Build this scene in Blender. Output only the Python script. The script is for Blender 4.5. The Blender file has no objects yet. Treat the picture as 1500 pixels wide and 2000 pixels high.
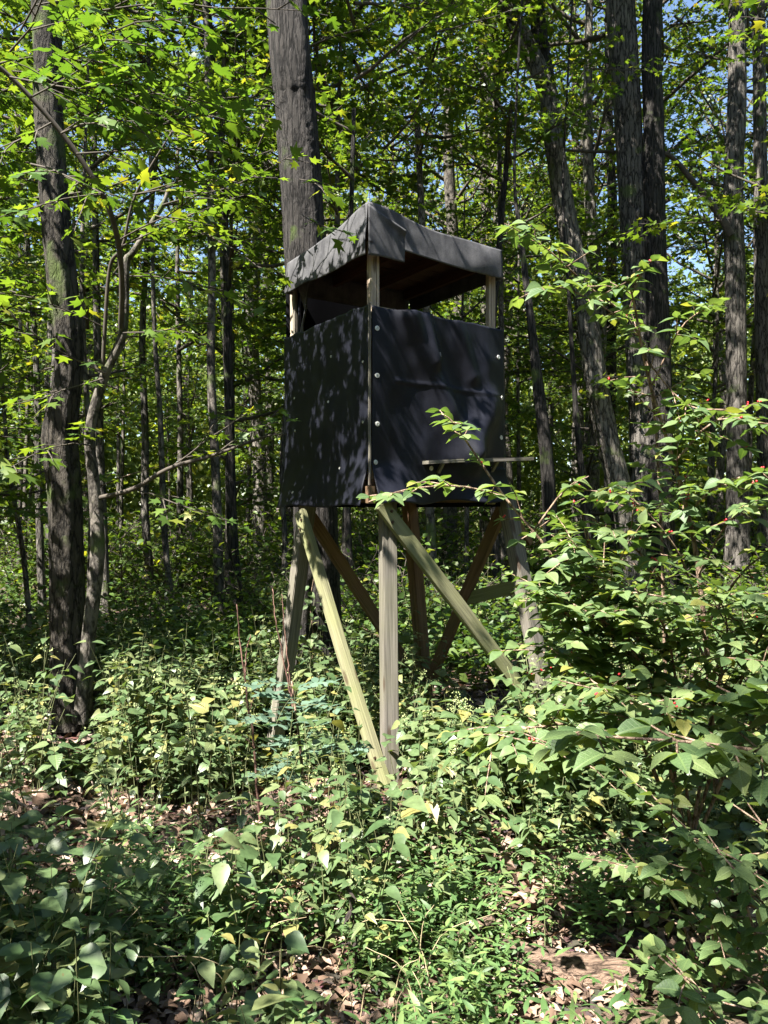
import bpy, bmesh, math, random
import numpy as np
from mathutils import Vector, Matrix, noise

random.seed(7)
RNG = np.random.default_rng(11)
R = math.radians
SC = bpy.context.scene
COL = SC.collection

# ------------------------------------------------------------------ camera, sky, sun, exposure
CAM_H, FPX, HOR = 1.55, 1510.0, 1000.0
cam_d = bpy.data.cameras.new('camera')
cam = bpy.data.objects.new('camera', cam_d)
COL.objects.link(cam)
cam_d.sensor_fit = 'VERTICAL'
cam_d.sensor_height = 36.0
cam_d.lens = FPX / 2000.0 * 36.0
cam_d.clip_start, cam_d.clip_end = 0.05, 2000.0
cam.location = (0, 0, CAM_H)
cam.rotation_euler = (R(90), 0, 0)
SC.camera = cam

SUN_EL = R(56)
SUN_H = Vector((-0.735, -0.678, 0)).normalized()          # horizontal direction towards the sun
SUN_DIR = Vector((SUN_H.x * math.cos(SUN_EL), SUN_H.y * math.cos(SUN_EL), math.sin(SUN_EL)))
world = bpy.data.worlds.new('World')
SC.world = world
world.use_nodes = True
wn = world.node_tree
sky = wn.nodes.new('ShaderNodeTexSky')
sky.sky_type = 'NISHITA'
sky.sun_disc = False
sky.sun_elevation = SUN_EL
sky.sun_rotation = math.atan2(SUN_H.x, SUN_H.y)
sky.air_density, sky.dust_density, sky.ozone_density = 1.0, 0.6, 1.6
wn.links.new(sky.outputs[0], wn.nodes['Background'].inputs[0])
wn.nodes['Background'].inputs[1].default_value = 0.05
sun_d = bpy.data.lights.new('sun', 'SUN')
sun_d.energy = 5.0
sun_d.angle = R(0.45)
sun_d.color = (1.0, 0.955, 0.88)
sun = bpy.data.objects.new('sun', sun_d)
COL.objects.link(sun)
sun.rotation_euler = SUN_DIR.to_track_quat('Z', 'Y').to_euler()
sun.location = SUN_DIR * 40
SC.view_settings.view_transform = 'Standard'
SC.view_settings.look = 'None'
SC.view_settings.exposure = 2.65
SC.view_settings.gamma = 1.0
SC.render.engine = 'CYCLES'
cy = SC.cycles
cy.max_bounces, cy.diffuse_bounces, cy.glossy_bounces, cy.transmission_bounces = 5, 3, 2, 4
cy.caustics_reflective = cy.caustics_refractive = False
cy.use_denoising = True
cy.use_adaptive_sampling = True
cy.adaptive_threshold = 0.015

# ------------------------------------------------------------------ small helpers
def P(px, py, y):
    """A point of the place at depth y (metres), read off the photograph."""
    return Vector(((px - 750.0) / FPX * y, y, CAM_H + (HOR - py) / FPX * y))

def ground_z(x, y):
    z = 0.05 * math.sin(x * 0.9 + 1.3) * math.cos(y * 0.7) + 0.03 * math.sin(x * 2.1 + y * 1.7)
    z -= 0.20 * math.exp(-((x + 1.1) ** 2 / 0.9 + (y - 5.1) ** 2 / 1.2))
    if y > 12: z += 0.012 * (y - 12)
    return z

MW = {}
def link(o, parent=None, mw=None):
    mw = mw or Matrix.Identity(4)
    MW[o.name] = mw
    COL.objects.link(o)
    if parent is not None:
        o.parent = parent
        o.matrix_basis = MW[parent.name].inverted() @ mw
    else:
        o.matrix_basis = mw
    return o

def thing(name, label, cat, loc=(0, 0, 0), group=None):
    o = bpy.data.objects.new(name, None)
    o.empty_display_size = 0.1
    link(o, None, Matrix.Translation(Vector(loc)))
    tag(o, label, cat, group)
    return o

def tag(o, label=None, cat=None, group=None, kind=None):
    if label: o['label'] = label
    if cat: o['category'] = cat
    if group: o['group'] = group
    if kind: o['kind'] = kind
    return o

def mesh_np(name, V, F, mats=None, smooth=False, uv=None):
    """V (n,3); F (m,3) or (m,4) int array."""
    me = bpy.data.meshes.new(name)
    V = np.asarray(V, np.float32); F = np.asarray(F, np.int32)
    k = F.shape[1]
    me.vertices.add(len(V)); me.vertices.foreach_set('co', V.ravel())
    me.loops.add(F.size); me.loops.foreach_set('vertex_index', F.ravel())
    me.polygons.add(len(F))
    me.polygons.foreach_set('loop_start', np.arange(0, F.size, k, dtype=np.int32))
    me.polygons.foreach_set('loop_total', np.full(len(F), k, np.int32))
    if smooth: me.polygons.foreach_set('use_smooth', np.ones(len(F), bool))
    if uv is not None:
        l = me.uv_layers.new(name='uv')
        l.data.foreach_set('uv', np.asarray(uv, np.float32)[F.ravel()].ravel())
    if mats: me.materials.append(mats)
    me.update(calc_edges=True)
    return me

def obj(name, me, parent=None, mw=None):
    return link(bpy.data.objects.new(name, me), parent, mw)

class Geo:
    """Collects pieces of geometry into one mesh (quads are kept as two triangles)."""
    def __init__(s): s.v, s.f, s.n = [], [], 0
    def add(s, V, F):
        V = np.asarray(V, np.float64); F = np.asarray(F, np.int64)
        if F.shape[1] == 4: F = np.concatenate([F[:, [0, 1, 2]], F[:, [0, 2, 3]]])
        s.v.append(V); s.f.append(F + s.n); s.n += len(V)
    def mesh(s, name, mat, smooth=False):
        return mesh_np(name, np.concatenate(s.v), np.concatenate(s.f), mat, smooth)

def spline(pts, n):
    """Catmull-Rom resample of control points to n points."""
    p = np.asarray([list(q) for q in pts], float)
    if len(p) == 2: return p[0] + (p[1] - p[0]) * np.linspace(0, 1, n)[:, None]
    e = np.vstack([2 * p[0] - p[1], p, 2 * p[-1] - p[-2]])
    t = np.linspace(0, len(p) - 1 - 1e-9, n); i = t.astype(int); u = (t - i)[:, None]
    a, b, c, d = e[i], e[i + 1], e[i + 2], e[i + 3]
    return 0.5 * (2 * b + (c - a) * u + (2 * a - 5 * b + 4 * c - d) * u ** 2 + (3 * b - a - 3 * c + d) * u ** 3)

def tube(path, rad, nseg=8, ridge=None, cap=True):
    path = np.asarray(path, float); m = len(path)
    rad = np.broadcast_to(np.asarray(rad, float), (m,))
    T = np.gradient(path, axis=0); T /= np.linalg.norm(T, axis=1)[:, None] + 1e-12
    ref = np.array([0.0, 1.0, 0.0]) if abs(T[m // 2][1]) < 0.9 else np.array([1.0, 0, 0])
    A = np.cross(T, ref); A /= np.linalg.norm(A, axis=1)[:, None] + 1e-12
    B = np.cross(T, A)
    th = np.linspace(0, 2 * np.pi, nseg, endpoint=False)
    rr = rad[:, None] * (np.ones((m, nseg)) if ridge is None else ridge(m, nseg, rad))
    V = path[:, None, :] + rr[..., None] * (np.cos(th)[None, :, None] * A[:, None, :] + np.sin(th)[None, :, None] * B[:, None, :])
    V = V.reshape(-1, 3)
    i, j = np.meshgrid(np.arange(m - 1), np.arange(nseg), indexing='ij')
    a = i * nseg + j; b = i * nseg + (j + 1) % nseg
    F = np.stack([a, b, b + nseg, a + nseg], -1).reshape(-1, 4)
    if cap:
        V = np.vstack([V, path[-1]])
        k = len(V) - 1; j = np.arange(nseg)
        top = (m - 1) * nseg
        F = np.vstack([F, np.stack([top + j, top + (j + 1) % nseg, np.full(nseg, k), np.full(nseg, k)], -1)])
    return V, F

def unit(a): return a / (np.linalg.norm(a, axis=-1, keepdims=True) + 1e-12)

# ------------------------------------------------------------------ materials
def new_mat(name):
    m = bpy.data.materials.new(name); m.use_nodes = True
    nt = m.node_tree; b = nt.nodes['Principled BSDF']
    return m, nt, b

def N(nt, t, **kw):
    n = nt.nodes.new(t)
    for k, v in kw.items(): setattr(n, k, v)
    return n

def ramp(nt, stops, interp='LINEAR'):
    r = nt.nodes.new('ShaderNodeValToRGB'); cr = r.color_ramp; cr.interpolation = interp
    while len(cr.elements) < len(stops): cr.elements.new(0.5)
    for e, (p, c) in zip(cr.elements, stops): e.position = p; e.color = (*c, 1)
    return r

def mat_leaf(name, stops, trans, tfac=0.42, rough=0.42, spec=0.35, by_object=False, veins=False, spots=0.0):
    m, nt, b = new_mat(name); L = nt.links.new
    if by_object:
        src = N(nt, 'ShaderNodeObjectInfo').outputs['Random']
    else:
        src = N(nt, 'ShaderNodeNewGeometry').outputs['Random Per Island']
    rp = ramp(nt, stops); L(src, rp.inputs[0])
    colour = rp.outputs[0]
    tx = N(nt, 'ShaderNodeTexCoord')
    nz = N(nt, 'ShaderNodeTexNoise'); nz.inputs['Scale'].default_value = 30 if by_object else (45 if spots else 9)
    nz.inputs['Detail'].default_value = 3
    L(tx.outputs['Object'], nz.inputs['Vector'])
    mr = N(nt, 'ShaderNodeMapRange'); mr.inputs[1].default_value = 0.3; mr.inputs[2].default_value = 0.7
    mr.inputs[3].default_value = 0.78; mr.inputs[4].default_value = 1.2
    L(nz.outputs[0], mr.inputs[0])
    mx = N(nt, 'ShaderNodeMix', data_type='RGBA', blend_type='MULTIPLY'); mx.inputs[0].default_value = 1
    L(colour, mx.inputs[6]); L(mr.outputs[0], mx.inputs[7]); colour = mx.outputs[2]
    if veins:
        uv = N(nt, 'ShaderNodeUVMap'); sx = N(nt, 'ShaderNodeSeparateXYZ'); L(uv.outputs[0], sx.inputs[0])
        ab = N(nt, 'ShaderNodeMath', operation='ABSOLUTE'); L(sx.outputs[0], ab.inputs[0])
        mid = N(nt, 'ShaderNodeMapRange'); mid.inputs[1].default_value = 0.0; mid.inputs[2].default_value = 0.045
        mid.inputs[3].default_value = 1; mid.inputs[4].default_value = 0; L(ab.outputs[0], mid.inputs[0])
        a1 = N(nt, 'ShaderNodeMath', operation='MULTIPLY'); a1.inputs[1].default_value = 0.55; L(ab.outputs[0], a1.inputs[0])
        a2 = N(nt, 'ShaderNodeMath', operation='SUBTRACT'); L(sx.outputs[1], a2.inputs[0]); L(a1.outputs[0], a2.inputs[1])
        a3 = N(nt, 'ShaderNodeMath', operation='MULTIPLY'); a3.inputs[1].default_value = 8.0; L(a2.outputs[0], a3.inputs[0])
        a4 = N(nt, 'ShaderNodeMath', operation='PINGPONG'); a4.inputs[1].default_value = 0.5; L(a3.outputs[0], a4.inputs[0])
        side = N(nt, 'ShaderNodeMapRange'); side.inputs[1].default_value = 0; side.inputs[2].default_value = 0.12
        side.inputs[3].default_value = 0.6; side.inputs[4].default_value = 0; L(a4.outputs[0], side.inputs[0])
        mxv = N(nt, 'ShaderNodeMath', operation='MAXIMUM'); L(mid.outputs[0], mxv.inputs[0]); L(side.outputs[0], mxv.inputs[1])
        vf = N(nt, 'ShaderNodeMath', operation='MULTIPLY'); vf.inputs[1].default_value = 0.26; L(mxv.outputs[0], vf.inputs[0])
        mv = N(nt, 'ShaderNodeMix', data_type='RGBA'); L(vf.outputs[0], mv.inputs[0]); L(colour, mv.inputs[6])
        mv.inputs[7].default_value = (0.22, 0.30, 0.10, 1); colour = mv.outputs[2]
        bp = N(nt, 'ShaderNodeBump'); bp.inputs['Strength'].default_value = 0.35; bp.inputs['Distance'].default_value = 0.004; bp.invert = True
        L(mxv.outputs[0], bp.inputs['Height']); L(bp.outputs[0], b.inputs['Normal'])
    if spots:
        n2 = N(nt, 'ShaderNodeTexNoise'); n2.inputs['Scale'].default_value = 55; L(tx.outputs['Object'], n2.inputs['Vector'])
        s = N(nt, 'ShaderNodeMapRange'); s.inputs[1].default_value = 0.68; s.inputs[2].default_value = 0.74
        s.inputs[4].default_value = spots; L(n2.outputs[0], s.inputs[0])
        ms = N(nt, 'ShaderNodeMix', data_type='RGBA'); L(s.outputs[0], ms.inputs[0]); L(colour, ms.inputs[6])
        ms.inputs[7].default_value = (0.10, 0.07, 0.025, 1); colour = ms.outputs[2]
    L(colour, b.inputs['Base Color'])
    b.inputs['Roughness'].default_value = rough
    b.inputs['Specular IOR Level'].default_value = spec
    tr = N(nt, 'ShaderNodeBsdfTranslucent')
    mt = N(nt, 'ShaderNodeMix', data_type='RGBA', blend_type='MULTIPLY'); mt.inputs[0].default_value = 1
    L(colour, mt.inputs[6]); mt.inputs[7].default_value = (*trans, 1); L(mt.outputs[2], tr.inputs[0])
    ms = N(nt, 'ShaderNodeMixShader'); ms.inputs[0].default_value = tfac
    L(b.outputs[0], ms.inputs[1]); L(tr.outputs[0], ms.inputs[2])
    L(ms.outputs[0], nt.nodes['Material Output'].inputs[0])
    return m

def mat_bark(name, dark, light, scale=(16, 16, 3.2), moss=0.0, bump=0.8, rough=0.9):
    m, nt, b = new_mat(name); L = nt.links.new
    tx = N(nt, 'ShaderNodeTexCoord'); mp = N(nt, 'ShaderNodeMapping'); mp.inputs['Scale'].default_value = scale
    L(tx.outputs['Object'], mp.inputs[0])
    vo = N(nt, 'ShaderNodeTexVoronoi', feature='DISTANCE_TO_EDGE'); vo.inputs['Scale'].default_value = 1.6
    nd = N(nt, 'ShaderNodeTexNoise'); nd.inputs['Scale'].default_value = 2.2; nd.inputs['Detail'].default_value = 6
    L(mp.outputs[0], nd.inputs['Vector'])
    mixv = N(nt, 'ShaderNodeMix', data_type='VECTOR'); mixv.inputs[0].default_value = 0.55
    L(mp.outputs[0], mixv.inputs[4]); L(nd.outputs['Color'], mixv.inputs[5]); L(mixv.outputs[1], vo.inputs['Vector'])
    vm = N(nt, 'ShaderNodeMapRange'); vm.inputs[1].default_value = 0; vm.inputs[2].default_value = 0.20; L(vo.outputs[0], vm.inputs[0])
    fine = N(nt, 'ShaderNodeTexNoise'); fine.inputs['Scale'].default_value = 5; fine.inputs['Detail'].default_value = 8
    fine.inputs['Roughness'].default_value = 0.7; L(mp.outputs[0], fine.inputs['Vector'])
    h = N(nt, 'ShaderNodeMath', operation='MULTIPLY'); L(vm.outputs[0], h.inputs[0]); L(fine.outputs[0], h.inputs[1])
    h2 = N(nt, 'ShaderNodeMath', operation='ADD'); L(h.outputs[0], h2.inputs[0])
    h3 = N(nt, 'ShaderNodeMath', operation='MULTIPLY'); h3.inputs[1].default_value = 0.4; L(fine.outputs[0], h3.inputs[0]); L(h3.outputs[0], h2.inputs[1])
    rp = ramp(nt, [(0.22, dark), (0.42, tuple(0.55 * q for q in light)), (0.72, light)]); L(h2.outputs[0], rp.inputs[0])
    big = N(nt, 'ShaderNodeTexNoise'); big.inputs['Scale'].default_value = 1.7; big.inputs['Detail'].default_value = 4
    L(tx.outputs['Object'], big.inputs['Vector'])
    bm = N(nt, 'ShaderNodeMapRange'); bm.inputs[1].default_value = 0.3; bm.inputs[2].default_value = 0.7; bm.inputs[3].default_value = 0.7; bm.inputs[4].default_value = 1.3
    L(big.outputs[0], bm.inputs[0])
    mu = N(nt, 'ShaderNodeMix', data_type='RGBA', blend_type='MULTIPLY'); mu.inputs[0].default_value = 1
    L(rp.outputs[0], mu.inputs[6]); L(bm.outputs[0], mu.inputs[7]); col = mu.outputs[2]
    if moss:
        mn = N(nt, 'ShaderNodeTexNoise'); mn.inputs['Scale'].default_value = 3.5; mn.inputs['Detail'].default_value = 7
        L(tx.outputs['Object'], mn.inputs['Vector'])
        mm = N(nt, 'ShaderNodeMapRange'); mm.inputs[1].default_value = 0.62 - moss * 0.15; mm.inputs[2].default_value = 0.72 - moss * 0.1
        mm.inputs[4].default_value = 0.8; L(mn.outputs[0], mm.inputs[0])
        mk = N(nt, 'ShaderNodeMix', data_type='RGBA'); L(mm.outputs[0], mk.inputs[0]); L(col, mk.inputs[6])
        mk.inputs[7].default_value = (0.07, 0.10, 0.025, 1); col = mk.outputs[2]
    L(col, b.inputs['Base Color'])
    bp = N(nt, 'ShaderNodeBump'); bp.inputs['Strength'].default_value = bump; bp.inputs['Distance'].default_value = 0.02
    L(h2.outputs[0], bp.inputs['Height']); L(bp.outputs[0], b.inputs['Normal'])
    b.inputs['Roughness'].default_value = rough; b.inputs['Specular IOR Level'].default_value = 0.2
    return m

def mat_wood(name, c1, c2, green=0.0, bump=0.5):
    """Weathered sawn timber; grain runs along the local Z axis."""
    m, nt, b = new_mat(name); L = nt.links.new
    tx = N(nt, 'ShaderNodeTexCoord'); oi = N(nt, 'ShaderNodeObjectInfo')
    ad = N(nt, 'ShaderNodeVectorMath', operation='ADD'); L(tx.outputs['Object'], ad.inputs[0])
    sc = N(nt, 'ShaderNodeVectorMath', operation='SCALE'); sc.inputs['Scale'].default_value = 7.0
    cb = N(nt, 'ShaderNodeCombineXYZ'); L(oi.outputs['Random'], cb.inputs[0]); L(oi.outputs['Random'], cb.inputs[2]); L(cb.outputs[0], sc.inputs[0]); L(sc.outputs[0], ad.inputs[1])
    mp = N(nt, 'ShaderNodeMapping'); mp.inputs['Scale'].default_value = (38, 38, 1.1); L(ad.outputs[0], mp.inputs[0])
    n1 = N(nt, 'ShaderNodeTexNoise'); n1.inputs['Scale'].default_value = 1.5; n1.inputs['Detail'].default_value = 7; n1.inputs['Distortion'].default_value = 0.8
    L(mp.outputs[0], n1.inputs['Vector'])
    mp2 = N(nt, 'ShaderNodeMapping'); mp2.inputs['Scale'].default_value = (150, 150, 2.5); L(ad.outputs[0], mp2.inputs[0])
    n2 = N(nt, 'ShaderNodeTexNoise'); n2.inputs['Scale'].default_value = 1.2; n2.inputs['Detail'].default_value = 4; L(mp2.outputs[0], n2.inputs['Vector'])
    av = N(nt, 'ShaderNodeMath', operation='ADD'); L(n1.outputs[0], av.inputs[0]); L(n2.outputs[0], av.inputs[1])
    hf = N(nt, 'ShaderNodeMath', operation='MULTIPLY'); hf.inputs[1].default_value = 0.5; L(av.outputs[0], hf.inputs[0])
    rp = ramp(nt, [(0.32, c1), (0.5, tuple((a + b_) / 2 for a, b_ in zip(c1, c2))), (0.68, c2)]); L(hf.outputs[0], rp.inputs[0])
    col = rp.outputs[0]
    n3 = N(nt, 'ShaderNodeTexNoise'); n3.inputs['Scale'].default_value = 3; n3.inputs['Detail'].default_value = 5; L(ad.outputs[0], n3.inputs['Vector'])
    if green:
        g = N(nt, 'ShaderNodeMapRange'); g.inputs[1].default_value = 0.35; g.inputs[2].default_value = 0.65; g.inputs[4].default_value = green
        L(n3.outputs[0], g.inputs[0])
        mg = N(nt, 'ShaderNodeMix', data_type='RGBA'); L(g.outputs[0], mg.inputs[0]); L(col, mg.inputs[6]); mg.inputs[7].default_value = (0.14, 0.155, 0.055, 1); col = mg.outputs[2]
    # knots
    mk = N(nt, 'ShaderNodeMapping'); mk.inputs['Scale'].default_value = (9, 9, 2.6); L(ad.outputs[0], mk.inputs[0])
    vk = N(nt, 'ShaderNodeTexVoronoi'); vk.inputs['Scale'].default_value = 1.0; L(mk.outputs[0], vk.inputs['Vector'])
    kk = N(nt, 'ShaderNodeMapRange'); kk.inputs[1].default_value = 0.10; kk.inputs[2].default_value = 0.17; kk.inputs[3].default_value = 0.75; kk.inputs[4].default_value = 0; L(vk.outputs['Distance'], kk.inputs[0])
    mkk = N(nt, 'ShaderNodeMix', data_type='RGBA'); L(kk.outputs[0], mkk.inputs[0]); L(col, mkk.inputs[6]); mkk.inputs[7].default_value = (0.05, 0.03, 0.018, 1); col = mkk.outputs[2]
    L(col, b.inputs['Base Color'])
    bp = N(nt, 'ShaderNodeBump'); bp.inputs['Strength'].default_value = bump; bp.inputs['Distance'].default_value = 0.006
    L(hf.outputs[0], bp.inputs['Height']); L(bp.outputs[0], b.inputs['Normal'])
    b.inputs['Roughness'].default_value = 0.85; b.inputs['Specular IOR Level'].default_value = 0.2
    return m

def mat_felt(name, base, dust, rough=0.75, dustamt=0.5, scale=1.0):
    m, nt, b = new_mat(name); L = nt.links.new
    tx = N(nt, 'ShaderNodeTexCoord')
    n1 = N(nt, 'ShaderNodeTexNoise'); n1.inputs['Scale'].default_value = 5 * scale; n1.inputs['Detail'].default_value = 9; n1.inputs['Roughness'].default_value = 0.68
    L(tx.outputs['Object'], n1.inputs['Vector'])
    n2 = N(nt, 'ShaderNodeTexNoise'); n2.inputs['Scale'].default_value = 260; n2.inputs['Detail'].default_value = 3; L(tx.outputs['Object'], n2.inputs['Vector'])
    mp = N(nt, 'ShaderNodeMapping'); mp.inputs['Scale'].default_value = (30, 30, 1.5); L(tx.outputs['Object'], mp.inputs[0])
    n3 = N(nt, 'ShaderNodeTexNoise'); n3.inputs['Scale'].default_value = 1; n3.inputs['Detail'].default_value = 4; L(mp.outputs[0], n3.inputs['Vector'])
    a = N(nt, 'ShaderNodeMath', operation='ADD'); ns = N(nt, 'ShaderNodeMath', operation='MULTIPLY_ADD'); ns.inputs[1].default_value = 0.35; ns.inputs[2].default_value = 0.33; L(n3.outputs[0], ns.inputs[0])
    L(n1.outputs[0], a.inputs[0]); L(ns.outputs[0], a.inputs[1])
    mr = N(nt, 'ShaderNodeMapRange'); mr.inputs[1].default_value = 0.85; mr.inputs[2].default_value = 1.35; mr.inputs[4].default_value = dustamt; L(a.outputs[0], mr.inputs[0])
    mx = N(nt, 'ShaderNodeMix', data_type='RGBA'); L(mr.outputs[0], mx.inputs[0]); mx.inputs[6].default_value = (*base, 1); mx.inputs[7].default_value = (*dust, 1)
    fm = N(nt, 'ShaderNodeMapRange'); fm.inputs[1].default_value = 0.3; fm.inputs[2].default_value = 0.7; fm.inputs[3].default_value = 0.7; fm.inputs[4].default_value = 1.3; L(n2.outputs[0], fm.inputs[0])
    mu = N(nt, 'ShaderNodeMix', data_type='RGBA', blend_type='MULTIPLY'); mu.inputs[0].default_value = 1; L(mx.outputs[2], mu.inputs[6]); L(fm.outputs[0], mu.inputs[7])
    L(mu.outputs[2], b.inputs['Base Color'])
    bp = N(nt, 'ShaderNodeBump'); bp.inputs['Strength'].default_value = 0.25; bp.inputs['Distance'].default_value = 0.002
    L(n2.outputs[0], bp.inputs['Height']); L(bp.outputs[0], b.inputs['Normal'])
    b.inputs['Roughness'].default_value = rough; b.inputs['Specular IOR Level'].default_value = 0.3
    return m

def mat_plain(name, c, rough=0.6, metal=0.0, spec=0.4):
    m, nt, b = new_mat(name)
    nz = N(nt, 'ShaderNodeTexNoise'); nz.inputs['Scale'].default_value = 25; nz.inputs['Detail'].default_value = 5
    tx = N(nt, 'ShaderNodeTexCoord'); nt.links.new(tx.outputs['Object'], nz.inputs['Vector'])
    rp = ramp(nt, [(0.3, tuple(x * 0.7 for x in c)), (0.7, tuple(min(1, x * 1.2) for x in c))])
    nt.links.new(nz.outputs[0], rp.inputs[0]); nt.links.new(rp.outputs[0], b.inputs['Base Color'])
    b.inputs['Roughness'].default_value = rough; b.inputs['Metallic'].default_value = metal; b.inputs['Specular IOR Level'].default_value = spec
    return m

YT = (1.65, 1.55, 0.5)
M = {}
M['maple'] = mat_leaf('maple_leaf', [(0, (0.045, 0.09, 0.019)), (0.5, (0.075, 0.13, 0.024)), (0.9, (0.11, 0.16, 0.028)), (1, (0.19, 0.19, 0.03))], YT, 0.5)
M['maple_near'] = mat_leaf('maple_leaf_near', [(0, (0.04, 0.085, 0.018)), (0.5, (0.06, 0.12, 0.022)), (1, (0.09, 0.15, 0.03))], YT, 0.45, by_object=True)
M['oak'] = mat_leaf('canopy_leaf', [(0, (0.05, 0.095, 0.02)), (0.6, (0.085, 0.14, 0.026)), (0.93, (0.125, 0.165, 0.032)), (1, (0.28, 0.22, 0.03))], YT, 0.45)
M['honey'] = mat_leaf('honeysuckle_leaf', [(0, (0.055, 0.098, 0.037)), (0.5, (0.092, 0.142, 0.054)), (0.92, (0.14, 0.185, 0.07)), (1, (0.21, 0.20, 0.045))], (1.55, 1.6, 0.58), 0.38, 0.5, 0.3, by_object=True, veins=True, spots=0.5)
M['honey_mass'] = mat_leaf('honeysuckle_leaf_mass', [(0, (0.055, 0.098, 0.037)), (0.5, (0.092, 0.142, 0.054)), (0.92, (0.14, 0.185, 0.07)), (1, (0.21, 0.20, 0.045))], (1.55, 1.6, 0.58), 0.38, 0.5, 0.3, spots=0.5)
M['weed'] = mat_leaf('weed_leaf', [(0, (0.055, 0.095, 0.038)), (0.5, (0.095, 0.14, 0.06)), (0.85, (0.14, 0.17, 0.075)), (1, (0.20, 0.185, 0.06))], (1.4, 1.4, 0.6), 0.3, 0.42, 0.45, by_object=True, veins=True, spots=0.8)
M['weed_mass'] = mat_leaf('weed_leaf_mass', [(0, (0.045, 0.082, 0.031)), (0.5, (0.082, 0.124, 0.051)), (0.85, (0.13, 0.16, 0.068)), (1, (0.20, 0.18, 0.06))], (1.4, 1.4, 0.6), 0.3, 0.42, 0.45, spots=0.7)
# (spots: blemishes of the leaves themselves)
M['cover'] = mat_leaf('ground_cover_leaf', [(0, (0.05, 0.10, 0.032)), (0.6, (0.08, 0.14, 0.045)), (1, (0.14, 0.19, 0.06))], (1.4, 1.5, 0.6), 0.32, 0.5, 0.3)
M['locust'] = mat_leaf('locust_leaflet', [(0, (0.065, 0.11, 0.075)), (1, (0.10, 0.155, 0.11))], (1.2, 1.5, 0.7), 0.25, 0.5, 0.3, by_object=True)
M['locust_far'] = M['locust']
M['far'] = mat_leaf('far_leaf', [(0, (0.06, 0.10, 0.025)), (0.6, (0.11, 0.16, 0.036)), (1, (0.18, 0.205, 0.05))], YT, 0.42)
M['brush'] = mat_leaf('brush_leaf', [(0, (0.032, 0.065, 0.017)), (0.6, (0.055, 0.10, 0.022)), (1, (0.09, 0.135, 0.03))], YT, 0.4)  # leaf tones darkened to stand in for deep shade on the floor
M['litter'] = mat_leaf('dead_leaf', [(0, (0.06, 0.038, 0.026)), (0.4, (0.14, 0.09, 0.062)), (0.8, (0.24, 0.17, 0.13)), (1, (0.34, 0.26, 0.21))], (1.2, 1.0, 0.7), 0.12, 0.75, 0.2)
M['flower'] = mat_plain('weed_flower', (0.26, 0.30, 0.12), 0.8)
M['berry'] = mat_plain('red_berry', (0.42, 0.012, 0.02), 0.3, 0, 0.5)
M['stem_green'] = mat_plain('green_stem', (0.10, 0.11, 0.045), 0.7)
M['stem_brown'] = mat_bark('shrub_bark', (0.08, 0.05, 0.033), (0.30, 0.21, 0.15), (40, 40, 9), 0, 0.5)
M['stem_red'] = mat_bark('red_cane_bark', (0.06, 0.03, 0.024), (0.20, 0.115, 0.09), (60, 60, 8), 0, 0.3)
M['bark_dark'] = mat_bark('oak_bark', (0.005, 0.0044, 0.004), (0.048, 0.043, 0.039), (34, 34, 3.6), 0.1, 1.0)
M['bark_moss'] = mat_bark('mossy_bark', (0.006, 0.005, 0.004), (0.068, 0.059, 0.048), (26, 26, 6), 0.5, 1.0)
M['bark_grey'] = mat_bark('grey_bark', (0.012, 0.0105, 0.009), (0.13, 0.117, 0.102), (22, 22, 4.0), 0.1, 0.9)
M['bark_light'] = mat_bark('light_bark', (0.022, 0.019, 0.016), (0.175, 0.157, 0.133), (20, 20, 4.5), 0.2, 0.8)  # bark lightened to stand in for sun on the leaning trunk
M['bark_pale'] = mat_bark('maple_bark', (0.022, 0.019, 0.016), (0.12, 0.106, 0.09), (14, 14, 7), 0.3, 0.5)
M['twig'] = mat_plain('twig_bark', (0.055, 0.045, 0.035), 0.9)
M['wood_grey'] = mat_wood('weathered_post', (0.048, 0.042, 0.037), (0.19, 0.17, 0.145), 0.2)
M['wood_green'] = mat_wood('algae_stained_brace', (0.06, 0.058, 0.034), (0.225, 0.215, 0.125), 0.55)
M['wood_red'] = mat_wood('brown_timber', (0.06, 0.034, 0.02), (0.18, 0.105, 0.065), 0.15)
M['wood_pale'] = mat_wood('pale_batten', (0.17, 0.135, 0.10), (0.40, 0.335, 0.26))
M['plank'] = mat_wood('roof_board', (0.022, 0.010, 0.006), (0.065, 0.030, 0.016))
M['felt'] = mat_felt('black_felt', (0.0038, 0.0042, 0.0075), (0.021, 0.0225, 0.032), 0.5, 0.5)
M['felt'].node_tree.nodes['Principled BSDF'].inputs['Specular IOR Level'].default_value = 0.16
M['felt_roof'] = mat_felt('roof_felt', (0.026, 0.026, 0.029), (0.12, 0.118, 0.122), 0.75, 0.8, 1.5)
M['felt_shaded'] = mat_felt('shaded_black_felt', (0.005, 0.005, 0.006), (0.012, 0.012, 0.014), 1.0, 0.2)  # darker, duller felt copy: shade inside the blind is put into the colour
M['felt_shaded'].node_tree.nodes['Principled BSDF'].inputs['Specular IOR Level'].default_value = 0.02
M['washer'] = mat_plain('steel_washer', (0.5, 0.5, 0.46), 0.5, 0.3)
M['rot'] = mat_bark('rotten_log', (0.03, 0.02, 0.014), (0.24, 0.165, 0.12), (6, 30, 30), 0.3, 1.0)

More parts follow.
